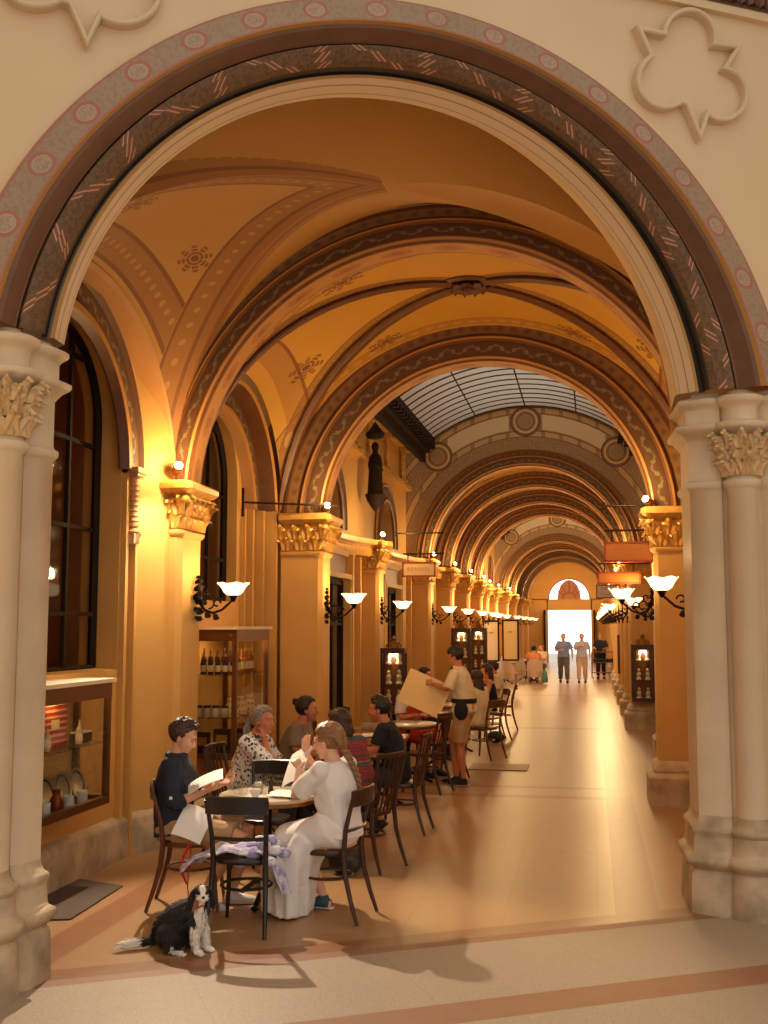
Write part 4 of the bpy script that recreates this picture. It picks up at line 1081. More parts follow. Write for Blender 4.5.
# ------------------------------------------------------------------ cafe chairs
M_wood2 = Mat('brown_bentwood', lin(104, 60, 30), .35); M_wood2.vary(12, .5, .6)
M_black = Mat('black_bentwood', lin(34, 26, 20), .3)
M_seat = Mat('worn_chair_seat', lin(120, 72, 36), .4); M_seat.vary(9, .5, .6)
def chair(label, wood, seatm, kind='rail', loc=(0, 0, 0), rz=0, group='bentwood cafe chairs'):
    """faces +y, origin on the floor under the seat"""
    T = thing('cafe_chair', label, 'chair', loc, rz, group)
    mb = MB(); n = 28
    def outline(k, z):
        r = []
        for i in range(n):
            a = 2*PI*i/n; c, s_ = cos(a), sin(a); w = .205+.01*s_
            r.append((k*w*(abs(c)**.75)*(1 if c > 0 else -1), k*.205*(abs(s_)**.75)*(1 if s_ > 0 else -1), z))
        return r
    rows = [outline(.9, .425), outline(.985, .43), outline(1, .44), outline(1, .452), outline(.97, .462)]
    b = mb.grid(rows, closev=True); mb.face([b+i for i in range(n)][::-1]); mb.build('seat_frame', wood, T)
    mb = MB(); rows = [outline(.93, .462), outline(.9, .466), outline(.6, .458), outline(.3, .452), outline(.02, .45)]; mb.grid(rows, closev=True, flip=True); mb.build('seat', seatm, T)
    for s_ in (-1, 1):
        mb = MB(); mb.tube([(s_*.165, .165, .43), (s_*.17, .172, .3), (s_*.178, .185, .15), (s_*.19, .205, .002)], [.019, .017, .015, .012], 8); mb.build('leg', wood, T)
    top = .865 if kind == 'rail' else .925
    for s_ in (-1, 1):
        mb = MB(); mb.tube([(s_*.198, -.285, .002), (s_*.188, -.235, .15), (s_*.178, -.195, .3), (s_*.172, -.18, .45), (s_*.178, -.195, .6), (s_*.19, -.235, .75), (s_*.2, -.265, top-.02)], [.013, .016, .018, .019, .017, .015, .014], 8); mb.build('leg', wood, T)
    def rail(z0, z1, yb, th, bow, w=.2, name='top_rail', extra=0):
        mb = MB(); P = []; m = 14
        for i in range(m+1):
            t = -1+2*i/m; x_ = t*w; y_ = yb-bow*(1-t*t); zz1 = z1+extra*(1-t*t)
            P.append([(x_, y_-th/2, z0+.006), (x_, y_-th/2, zz1-.008), (x_, y_, zz1), (x_, y_+th/2, zz1-.008), (x_, y_+th/2, z0+.006), (x_, y_, z0)])
        b = mb.grid(P, closev=True); mb.face([b+j for j in range(6)]); mb.face([b+m*6+j for j in range(6)][::-1]); return mb.build(name, wood, T)
    if kind == 'rail':
        rail(.755, .865, -.255, .02, .035, .205, extra=.008); rail(.585, .61, -.205, .016, .03, .18, 'back_crossbar')
    else:
        rail(.895, .935, -.262, .022, .035, .205)
        for i in range(5):
            x_ = -.12+.06*i; t = x_/.2
            mb = MB(); mb.tube([(x_*.9, -.185, .455), (x_*.95, -.195-.03*(1-t*t), .6), (x_, -.235-.035*(1-t*t), .78), (x_, -.262-.035*(1-t*t), .905)], [.015]*4, 6, ell=(.5, 1.0), up=(0, 1, 0)); mb.build('back_slat', wood, T)
    mb = MB(); mb.tube([(.165*cos(2*PI*i/24), .165*sin(2*PI*i/24)-.005, .27) for i in range(24)], .010, 6, closed=True); mb.build('ring_stretcher', wood, T)
    for s_ in (-1, 1):
        mb = MB(); mb.tube([(s_*.17, .17, .27), (s_*.15, .165, .35), (s_*.10, .16, .415)], .008, 5); mb.build('brace', wood, T)
    return T
fd = lambda deg: R_(deg-90)
cA = chair('black bentwood chair in front with a patterned scarf on its seat, back towards the viewer', M_black, M_black, 'rail', (-2.255, 7.12, 0), fd(92))
cM = chair('brown bentwood chair under the man in the navy shirt', M_wood2, M_seat, 'rail', (-2.80, 7.58, 0), fd(12))
cW = chair('dark brown bentwood chair under the woman in the white dress', M_wood, M_seat, 'rail', (-1.80, 7.50, 0), fd(172))
dup(cA, (-2.54, 8.50, 0), fd(268), 'black bentwood chair on the far side of the front table, facing the viewer')
s1 = chair('dark slat-backed chair under the woman in the striped top', M_wood, M_seat, 'slat', (-1.86, 9.02, 0), fd(158), 'slat-backed cafe chairs')
dup(s1, (-1.84, 10.62, 0), fd(176), 'dark slat-backed chair under the man in the black t-shirt')
dup(s1, (-2.98, 9.25, 0), fd(-5), 'dark slat-backed chair under the grey-haired woman')
dup(s1, (-2.94, 10.55, 0), fd(-4), 'dark slat-backed chair under the woman with a hair bun')
for i, (x_, y_, a) in enumerate(((-2.98, 12.75, 20), (-2.90, 13.35, 20), (-2.84, 13.95, 20))):
    c = dup(s1, (x_, y_, 0), fd(a), 'empty dark slat-backed chair in the row by the left wall, %s of three' % ('nearest', 'middle one', 'farthest')[i])
dup(s1, (-1.98, 13.15, 0), fd(165), 'empty dark slat-backed chair just left of the waiter, nearer one')
dup(cW, (-1.90, 14.25, 0), fd(172), 'empty dark chair partly behind the waiter, by the glass-laden table')
dup(cM, (-1.62, 16.55, 0), fd(150), 'brown bentwood chair under the long-haired woman behind the waiter')
dup(cM, (-1.72, 19.3, 0), fd(200), 'brown bentwood chair under the woman in the black sleeveless top')
dup(cM, (-1.70, 21.2, 0), fd(185), 'brown bentwood chair under the man in the pale shirt, rounded back turned right')
dup(cM, (-2.42, 14.75, 0), fd(-60), 'brown bentwood chair under the woman in red')
dup(cM, (-2.68, 17.5, 0), fd(-10), 'brown bentwood chair under the dark-haired person behind the waiter')

# ------------------------------------------------------------------ tables
M_marble = Mat('pale_marble', lin(222, 205, 180), .2); M_marble.vary(4, .4, .75)
def table(label, loc, r=.38, square=False, rz=0, top=None, group='small cafe tables'):
    T = thing('cafe_table', label, 'table', loc, rz, group)
    mb = MB()
    if square: mb.box((0, 0, .735), (2*r, 2*r*.9, .03), bev=.02)
    else: mb.lathe([(0, .72), (r-.01, .72), (r, .73), (r, .745), (r-.008, .75), (0, .75)], n=40)
    mb.build('tabletop', top or M_marble, T)
    mb = MB()
    if square: mb.box((0, 0, .705), (2*r-.02, 2*r*.9-.02, .03))
    else: mb.lathe([(r-.03, .69), (r-.005, .70), (r-.005, .722)], n=40, cap=False)
    mb.build('edge_band', M_brass if not square else M_wood, T)
    mb = MB(); mb.lathe([(0, .06), (.05, .07), (.03, .12), (.022, .2), (.03, .3), (.024, .36), (.022, .62), (.04, .68), (.12, .70), (0, .70)], n=14); mb.build('column', M_iron, T)
    for k in range(3):
        a = 2*PI*k/3+.5; mb = MB(); mb.tube([(.02*cos(a), .02*sin(a), .14), (.12*cos(a), .12*sin(a), .12), (.22*cos(a), .22*sin(a), .06), (.29*cos(a), .29*sin(a), .02)], [.022, .022, .02, .018], 8); mb.ball((.3*cos(a), .3*sin(a), .018), (.028, .028, .018), n=8, m=6); mb.build('foot', M_iron, T)
    return T
t1 = table('round marble cafe table in front, crowded with glasses and menus', (-2.31, 7.80, 0), .36)
dup(t1, (-2.42, 9.38, 0), .3, 'round cafe table between the grey-haired woman and the woman in stripes')
tw = table('wooden cafe table with menus between the bun-haired woman and the man in black', (-2.33, 10.62, 0), .34, True, .1, Mat('honey_wood', lin(176, 120, 62), .35), 'square cafe tables')
dup(tw, (-2.35, 12.0, 0), .05, 'wooden cafe table beyond the man in the black t-shirt')
dup(t1, (-2.28, 13.75, 0), 0, 'round marble cafe table in front of the woman in red, just left of the waiter')
dup(tw, (-2.05, 15.3, 0), .05, 'wooden cafe table covered with glasses, behind the waiter')
dup(t1, (-2.14, 17.2, 0), 0, 'round cafe table beyond the waiter, before the long-haired woman'); dup(t1, (-2.2, 20.3, 0), 0, 'round cafe table before the man in the pale shirt')

# ------------------------------------------------------------------ things on the tables
M_drink = glass_mat('drinking_glass', (.985, .985, .98, 1), .02, 1.0); M_water = glass_mat('water', (.97, .98, .98, 1), .01, .6)
M_paper = Mat('white_paper', lin(238, 232, 222), .6); M_print = Mat('grey_print', lin(205, 196, 184), .7)
def glass_pr():
    T = thing('water_glass', '', 'glass', (0, 0, 0)); mb = MB(); mb.lathe([(0, 0), (.028, 0), (.03, .01), (.036, .11), (.0345, .11), (.029, .014), (0, .012)], n=20); mb.build('tumbler', M_drink, T)
    mb = MB(); mb.lathe([(0, .016), (.0285, .016), (.032, .075), (0, .075)], n=18); mb.build('water', M_water, T); return T
def carafe_pr():
    T = thing('water_carafe', '', 'carafe', (0, 0, 0)); mb = MB(); mb.lathe([(0, 0), (.045, 0), (.052, .02), (.05, .1), (.028, .16), (.026, .2), (.034, .22), (.032, .22), (.024, .2), (.045, .1), (.046, .02), (0, .012)], n=22); mb.build('glass_body', M_drink, T)
    mb = MB(); mb.lathe([(0, .016), (.044, .018), (.043, .1), (0, .1)], n=18); mb.build('water', M_water, T); return T
def pepper_pr():
    T = thing('pepper_mill', '', 'pepper mill', (0, 0, 0)); mb = MB(); mb.lathe([(0, 0), (.022, 0), (.022, .02), (.014, .05), (.02, .08), (.02, .1), (.01, .105), (.016, .12), (0, .135)], n=16); mb.build('body', M_black, T); mb = MB(); mb.ball((0, 0, .138), .006, n=8, m=6); mb.build('knob', M_brass, T); return T
def holder_pr():
    T = thing('sugar_holder', '', 'sugar bowl', (0, 0, 0)); mb = MB(); mb.lathe([(0, 0), (.03, 0), (.045, .02), (.05, .055), (.047, .055), (.04, .02), (0, .01)], n=20); mb.build('bowl', M_silver, T)
    mb = MB()
    for k in range(6): a = k; mb.box((.02*cos(a), .02*sin(a), .05), (.008, .035, .05), a)
    mb.build('packets', M_paper, T); return T
def cup_pr():
    T = thing('coffee_cup', '', 'cup', (0, 0, 0)); mb = MB(); mb.lathe([(0, 0), (.05, .0), (.075, .012), (.075, .016), (.03, .008), (0, .008)], n=24); mb.build('saucer', M_whitep, T); mb = MB(); mb.lathe([(0, .012), (.022, .012), (.036, .04), (.04, .065), (.037, .065), (.033, .04), (0, .02)], n=22); mb.tube([(.038+.018*sin(PI*i/8), 0, .042+.016*cos(PI*i/8)) for i in range(9)], .004, 6); mb.build('cup_body', M_whitep, T); return T
G1 = 'glasses on the front table'
for i, (x_, y_) in enumerate(((-2.50, 7.66), (-2.44, 7.60), (-2.40, 8.02), (-2.30, 8.0), (-2.22, 7.98), (-2.52, 7.92), (-2.36, 7.70))):
    put('glass', glass_pr, (x_, y_, .75), 'clear water tumbler among the crowd of glasses on the front table', G1)
put('carafe', carafe_pr, (-2.56, 7.80, .75), 'clear glass water carafe at the left side of the front table', 'x')
put('pepper', pepper_pr, (-2.29, 7.78, .75), 'small dark pepper mill in the middle of the front table', 'pepper mills')
put('sugar', holder_pr, (-2.40, 7.82, .75), 'small metal bowl of sugar packets on the front table', 'sugar bowls')
put('cup', cup_pr, (-2.34, 7.56, .75), 'white coffee cup and saucer at the near edge of the front table', 'coffee cups')
for o_, l_ in ((first['carafe'], None), (first['pepper'], None), (first['sugar'], None), (first['cup'], None)): del o_['group']
def menu(loc, w, h, rot, label, mat=None, name='menu_card', fold=True, group=None, cat='menu'):
    T = thing(name, label, cat, loc); T.rotation_euler = rot
    if group: T['group'] = group
    mb = MB(); n = 8; t = .004
    def sheet(z):
        return [[(w*(i/n-.5), h*(j/n-.5), z+.012*sin(PI*i/n)*(1 if fold else 0)+.006*sin(3*j/n)) for j in range(n+1)] for i in range(n+1)]
    A_, B_ = sheet(t/2), sheet(-t/2); mb.grid(A_); mb.grid(B_, flip=True)
    for r1, r2 in ((A_[0], B_[0]), (A_[-1], B_[-1]), ([r[0] for r in A_], [r[0] for r in B_]), ([r[-1] for r in A_], [r[-1] for r in B_])): mb.grid([r1, r2])
    mb.build('sheet', mat or M_paper, T)
    if cat == 'bag': return T
    mb = MB()
    for k in range(6): mb.box((0, h*(.3-.11*k), t/2+.0145), (w*(.6-.1*(k % 3)), h*.008, .0006))
    mb.build('printed_lines', M_print, T); return T
menu((-2.10, 7.66, .762), .21, .30, (0, 0, 1.3), 'white menu card lying at the right edge of the front table')
menu((-2.15, 7.70, .77), .15, .21, (0, 0, 1.0), 'smaller white card on top of the menu on the front table', name='paper_card', cat='card')
menu((-2.66, 7.44, .875), .26, .20, (R_(14), R_(-24), R_(14)), 'white booklet held open by the man in the navy shirt', name='booklet', cat='booklet')
menu((-2.72, 7.36, .60), .21, .28, (R_(40), R_(20), R_(10)), 'translucent white paper bag on the lap of the man in navy', name='paper_bag', cat='bag', fold=True)
menu((-2.04, 7.56, .975), .21, .28, (R_(50), R_(-22), R_(-30)), 'white menu held up by the woman in the white dress', cat='menu')
# second group of tables
for i, (x_, y_) in enumerate(((-2.35, 9.5), (-2.5, 9.28), (-2.3, 9.25))): put('glass', None, (x_, y_, .75), 'clear tumbler on the table between the grey-haired woman and the woman in stripes', 'glasses on the second round table')
for i, (x_, y_) in enumerate(((-2.4, 10.75), (-2.2, 10.8), (-2.5, 10.5))): put('glass', None, (x_, y_, .75), 'clear tumbler on the wooden table before the man in black', 'glasses on the wooden table')
menu((-2.32, 10.55, .757), .24, .3, (0, 0, .3), 'cream menu lying on the wooden table before the man in black')
put('cup', None, (-2.38, 9.15, .75), 'white coffee cup on the second round table', None); 
menu((-2.35, 12.0, .757), .3, .36, (0, 0, .2), 'white paper spread on the wooden table beyond the man in black')
put('pepper', None, (-2.18, 10.45, .75), 'dark pepper mill on the wooden table before the man in black', None)
for i in range(12): put('glass', None, (-2.28+.085*(i % 6), 15.2+.12*(i//6), .75), 'clear glass in the cluster on the table behind the waiter', 'glasses on the table behind the waiter', scale=1.15)
for i, (x_, y_) in enumerate(((-2.4, 13.7), (-2.2, 13.9), (-2.15, 13.65))): put('glass', None, (x_, y_, .75), 'clear glass on the round table before the woman in red', 'glasses on the table of the woman in red')
for i, (x_, y_) in enumerate(((-2.2, 17.0), (-2.05, 17.2))): put('glass', None, (x_, y_, .75), 'clear glass on the round table beyond the waiter', 'glasses beyond the waiter')
for k in ('glass', 'cup', 'pepper'):
    pass

# patterned scarf on the front chair, hanging over its right side
M_scarf = Mat('white_scarf_with_lavender_flowers', lin(226, 222, 226), .8)
M_scarf.mix((M_scarf.noise(11, 3)-.44).max(0)*6.0, lin(152, 146, 196)); M_scarf.mix(M_scarf.voro(22).lt(.2)*.6, lin(120, 112, 170)); M_scarf.bump(M_scarf.noise(22, 4), .6, .02)
mb = MB(); n1, n2 = 40, 26
def sc_pt(i, j, off):
    u, v = i/n1, j/n2; x_ = -.42+u*.74; y_ = -.15+v*.30
    e = max(0, -.235-x_); e2 = max(0, x_-.19)
    z_ = .475+.05*math.exp(-((x_+.02)/.2)**2)+.022*noise.noise(Vector((x_*9, y_*9, 1)))*1.4+.014*sin(x_*30+y_*14)
    z_ += -e*.45-e2*1.9
    xx = x_ if e2 <= 0 else .19+e2*.55+.02*sin(y_*30)
    yy = y_*(1-e*1.6)+(.02*sin(x_*22))
    d = math.hypot(max(0, abs(v-.5)*2-.75)*4, 0); z_ -= d*.02
    return (xx, yy, max(z_, .20)-off)
A_ = [[sc_pt(i, j, 0) for j in range(n2+1)] for i in range(n1+1)]; B_ = [[sc_pt(i, j, .009) for j in range(n2+1)] for i in range(n1+1)]
mb.grid(A_); mb.grid(B_, flip=True)
for r1, r2 in ((A_[0], B_[0]), (A_[-1], B_[-1]), ([r[0] for r in A_], [r[0] for r in B_]), ([r[-1] for r in A_], [r[-1] for r in B_])): mb.grid([r1, r2])
for k in range(13):
    a = 2.4*k; r_ = .035+.011*k; mb.ball((.12+r_*cos(a), .0+r_*sin(a), .555-.011*k), (.052, .045, .034), n=12, m=8)
tag(mb.build('folded_scarf', M_scarf, loc=(-2.255, 7.12, 0), rz=R_(2), angle=80), 'white scarf with lavender flowers piled on the front black chair', 'scarf')

# far cafe furniture under the second skylight
M_wick = Mat('pale_wicker', lin(196, 170, 138), .7); M_wick.vary(30, .5, .6)
def wicker(label, loc, rz, first_=[]):
    T = thing('wicker_armchair', label, 'chair', loc, rz, 'wicker armchairs deep in the passage'); mb = MB()
    P = []
    for i in range(19):
        a = PI+PI*i/18; h = .55+.3*sin((a-PI))**.7; P.append([(.27*cos(a), .25*sin(a), z) for z in (.22, .3, .42, h*.8, h)])
    mb.grid(P); mb.grid([[(p[0]*.92, p[1]*.92, p[2]) for p in r] for r in P], flip=True); mb.grid([[r[-1], (r[-1][0]*.92, r[-1][1]*.92, r[-1][2])] for r in P]); mb.build('woven_back', M_wick, T)
    mb = MB(); mb.box((0, 0, .42), (.5, .46, .06), bev=.03); mb.build('seat', M_wick, T)
    for sx in (-1, 1):
        for sy in (-1, 1): mb = MB(); mb.tube([(sx*.22, sy*.2, .4), (sx*.24, sy*.22, .002)], .018, 6); mb.build('leg', M_wick, T)
    return T
wk = wicker('pale wicker armchair at far left, back towards the viewer and nearest the walkway', (-1.95, 38.2, 0), fd(95))
dup(wk, (-2.55, 39.2, 0), fd(70), 'pale wicker armchair at far left beside the nearest one'); dup(wk, (-3.0, 40.3, 0), fd(20), 'pale wicker armchair at far left against the wall')
dup(wk, (-2.0, 41.2, 0), fd(260), 'pale wicker armchair at far left on the far side of the table'); dup(wk, (-2.75, 36.6, 0), fd(60), 'pale wicker armchair at far left below the notice boards')
dup(t1, (-2.35, 40.0, 0), 0, 'round cafe table among the pale wicker chairs far away'); dup(t1, (-2.95, 37.6, 0), 0, 'round cafe table by the wall far away below the notice boards')
# green bag by the far chair
mb = MB(); mb.lathe([(0, 0), (.14, .0), (.17, .1), (.12, .32), (.05, .4), (0, .41)], n=14); mb.xf(Matrix.Scale(.6, 4, (1, 0, 0))); tag(mb.build('cloth_bag', Mat('teal_cloth', lin(70, 120, 100), .8), loc=(-1.60, 38.0, .05)), 'green bag beside the nearest pale wicker armchair', 'bag')
# far right: instrument stand, case and planters
T = thing('speaker_case', 'dark round-topped case on the floor at the far right pillar', 'case', (1.0, 42.2-.6, 0)); mb = MB(); mb.box((0, 0, .28), (.42, .4, .5), bev=.06); mb.build('body', M_blackp, T); mb = MB(); mb.tube([(-.1, 0, .53), (-.08, 0, .58), (.08, 0, .58), (.1, 0, .53)], .015, 6); mb.build('handle', M_iron, T)
T = thing('drinks_trolley', 'wooden framed trolley of dark things before the man in the black polo', 'trolley', (.42, 41.6, 0))
for sx in (-.45, .45):
    for sy in (-.2, .2): mb = MB(); mb.tube([(sx, sy, .05), (sx, sy, 1.0)], .02, 6); mb.build('leg', M_wood2, T)
for zz in (.25, .62, 1.0): mb = MB(); mb.box((0, 0, zz), (.95, .44, .03)); mb.build('tray', M_wood2, T)
mb = MB()
for k in range(9): mb.ball((-.35+.09*k, .02*(k % 3), .70), (.06, .06, .07), n=8, m=6)
mb.build('stacked_load', M_blackp, T)
for sx in (-.4, .4): mb = MB(); mb.lathe([(0, -.015), (.05, -.015), (.05, .015), (0, .015)], (sx, -.2, .05), 12, M=Matrix.Rotation(PI/2, 3, 'Y')); mb.build('wheel', M_iron, T)
# small rucksack beneath the slat chair
mb = MB(); mb.ball((0, 0, .13), (.15, .12, .14), n=18, m=12); mb.ball((.05, -.09, .09), (.09, .05, .07), n=14, m=8)
T = thing('dark_rucksack', 'dark rucksack on the floor under the slat-backed chair of the striped woman', 'bag', (-1.95, 8.75, 0)); mb.build('bag_body', M_blackp, T); mb = MB(); mb.tube([(-.06, 0, .25), (-.03, -.02, .32), (.03, -.02, .32), (.06, 0, .25)], .01, 6); mb.build('handle', M_blackp, T)
# ------------------------------------------------------------------ people
def evalmesh(mb, name, mats, voxel, smooth=2, disp=None, decim=None):
    me = bpy.data.meshes.new(name); me.from_pydata(mb.v, [], mb.f); o = bpy.data.objects.new(name, me); COL.objects.link(o)
    md = o.modifiers.new('r', 'REMESH'); md.mode = 'VOXEL'; md.voxel_size = voxel
    if smooth: sm = o.modifiers.new('s', 'SMOOTH'); sm.iterations = smooth; sm.factor = .5
    dg = bpy.context.evaluated_depsgraph_get(); m2 = bpy.data.meshes.new_from_object(o.evaluated_get(dg)); bpy.data.objects.remove(o)
    m2.name = name; m2.materials.clear()
    for m in (mats if isinstance(mats, (list, tuple)) else [mats]): m2.materials.append(m.m)
    if disp:
        n = len(m2.vertices); co = np.empty(n*3); m2.vertices.foreach_get('co', co); co = co.reshape(-1, 3)
        no = np.empty(n*3); m2.vertices.foreach_get('normal', no); no = no.reshape(-1, 3)
        amp, sc, seed, st = disp
        for i in range(n):
            p = Vector(co[i]); q = Vector((p.x*sc+seed, p.y*sc, p.z*sc*st)); co[i] += no[i]*amp*(noise.noise(q)+.5*noise.noise(q*2.3))
        m2.vertices.foreach_set('co', co.ravel()); m2.update()
    m2.polygons.foreach_set('use_smooth', [True]*len(m2.polygons)); return m2
def objm(me, name, parent):
    o = bpy.data.objects.new(name, me); COL.objects.link(o); o.parent = parent; return o
def loft(mb, secs, lat, n=18):
    """secs: (centre, rx, ry, lateral?, power) ; ellipse in the plane across the spine"""
    P = []; N = len(secs)
    for i, sc_ in enumerate(secs):
        c, rx, ry = Vector(sc_[0]), sc_[1], sc_[2]; L = Vector(sc_[3] if len(sc_) > 3 and sc_[3] else lat).normalized()
        t = (Vector(secs[min(i+1, N-1)][0])-Vector(secs[max(i-1, 0)][0])).normalized()
        L = (L-t*L.dot(t)).normalized(); F = t.cross(L)
        row = []
        for k in range(n):
            a = 2*PI*k/n; ca, sa = cos(a), sin(a); row.append(c+L*rx*(abs(ca)**.85)*(1 if ca > 0 else -1)+F*ry*(abs(sa)**.85)*(1 if sa > 0 else -1))
        P.append(row)
    b = mb.grid(P, closev=True); mb.face([b+k for k in range(n)][::-1]); mb.face([b+(N-1)*n+k for k in range(n)])
def hand(mb, W, d, pn, curl=.5, side=1, s=1.0, spread=.12, point=False):
    """W wrist, d hand direction, pn palm normal, side: thumb side sign along pn x d"""
    W, d, pn = Vector(W), Vector(d).normalized(), Vector(pn); pn = (pn-d*pn.dot(d)).normalized(); l = pn.cross(d)*side
    pts = []
    for k, off in enumerate((.030, .010, -.010, -.028)):
        mb.tube([W+d*.01*s, W+d*.05*s+l*off*.8*s, W+d*(.088-.004*abs(k-1))*s+l*off*s], [.014*s, .013*s, .011*s], 8)
    M_ = None
    for k, (off, ln) in enumerate(((.030, .072), (.010, .080), (-.010, .074), (-.028, .060))):
        p = W+d*(.085-.004*abs(k-1))*s+l*off*s; dirv = (d+l*off*spread*12).normalized(); path = [p]; a = curl*.5*(1+.1*k)
        for q in range(3):
            ax = l
            dv = dirv*cos(a)+pn*sin(a); p = p+dv*ln*s*(.45, .32, .25)[q]; path.append(p); a += curl*.8
        mb.tube(path, [.0098*s, .0092*s, .0085*s, .0072*s], 8); mb.ball(path[-1], .0072*s, n=8, m=6)
    p = W+d*.022*s+l*.026*s; path = [p, p+(l*.8+d*.75+pn*.25)*.030*s, p+(l*.8+d*.9+pn*.4)*.052*s+pn*curl*.012, p+(l*.55+d*1.25+pn*.55)*.070*s+pn*curl*.02]
    mb.tube(path, [.0135*s, .0115*s, .0098*s, .0082*s], 8); mb.ball(path[-1], .0082*s, n=8, m=6)
SKIN = {}
def skin(c):
    if c not in SKIN:
        m = Mat('skin', lin(*c), .5); m.b.inputs['Subsurface Weight'].default_value = .08; m.b.inputs['Subsurface Radius'].default_value = (.02, .008, .004)
        m.vary(8, .25, .8)
        SKIN[c] = m
    return SKIN[c]
CLOTH = {}
def cloth(name, c, **k):
    if name not in CLOTH:
        m = Mat(name, lin(*c), .85); m.bump(m.noise(60, 3), .25, .004); CLOTH[name] = m
    return CLOTH[name]
M_eye = Mat('eye_white', lin(170, 140, 120), .3)
def headframe(J): 
    yaw_, pit, roll = J.get('look', (0, 0, 0)); M_ = Matrix.Rotation(R_(yaw_), 3, 'Z') @ Matrix.Rotation(R_(-pit), 3, 'X') @ Matrix.Rotation(R_(roll), 3, 'Y'); return M_
SEAT = dict(pelvis=(0, -.02, .54), waist=(0, -.03, .68), chest=(0, -.01, .86), neck=(0, .0, 1.03), head=(0, .035, 1.165),
            hipL=(-.09, .0, .53), hipR=(.09, .0, .53), kneeL=(-.12, .41, .50), kneeR=(.12, .41, .50), ankL=(-.12, .40, .085), ankR=(.12, .40, .085),
            shL=(-.175, -.005, .985), shR=(.175, -.005, .985), elL=(-.23, .06, .74), elR=(.23, .06, .74), wrL=(-.13, .28, .79), wrR=(.13, .28, .79),
            hdL=(.3, 1, .1), hdR=(-.3, 1, .1), pnL=(.3, 0, -1), pnR=(-.3, 0, -1), footL=(0, 1, 0), footR=(0, 1, 0))
STAND = dict(pelvis=(0, 0, .93), waist=(0, 0, 1.07), chest=(0, .01, 1.25), neck=(0, 0, 1.43), head=(0, .03, 1.57),
             hipL=(-.09, 0, .90), hipR=(.09, 0, .90), kneeL=(-.10, .03, .50), kneeR=(.10, .03, .50), ankL=(-.11, -.01, .085), ankR=(.11, -.01, .085),
             shL=(-.172, 0, 1.36), shR=(.172, 0, 1.36), elL=(-.24, -.02, 1.11), elR=(.24, -.02, 1.11), wrL=(-.24, .06, .87), wrR=(.24, .06, .87),
             hdL=(0, .1, -1), hdR=(0, .1, -1), pnL=(1, 0, 0), pnR=(-1, 0, 0), footL=(0, 1, 0), footR=(0, 1, 0))
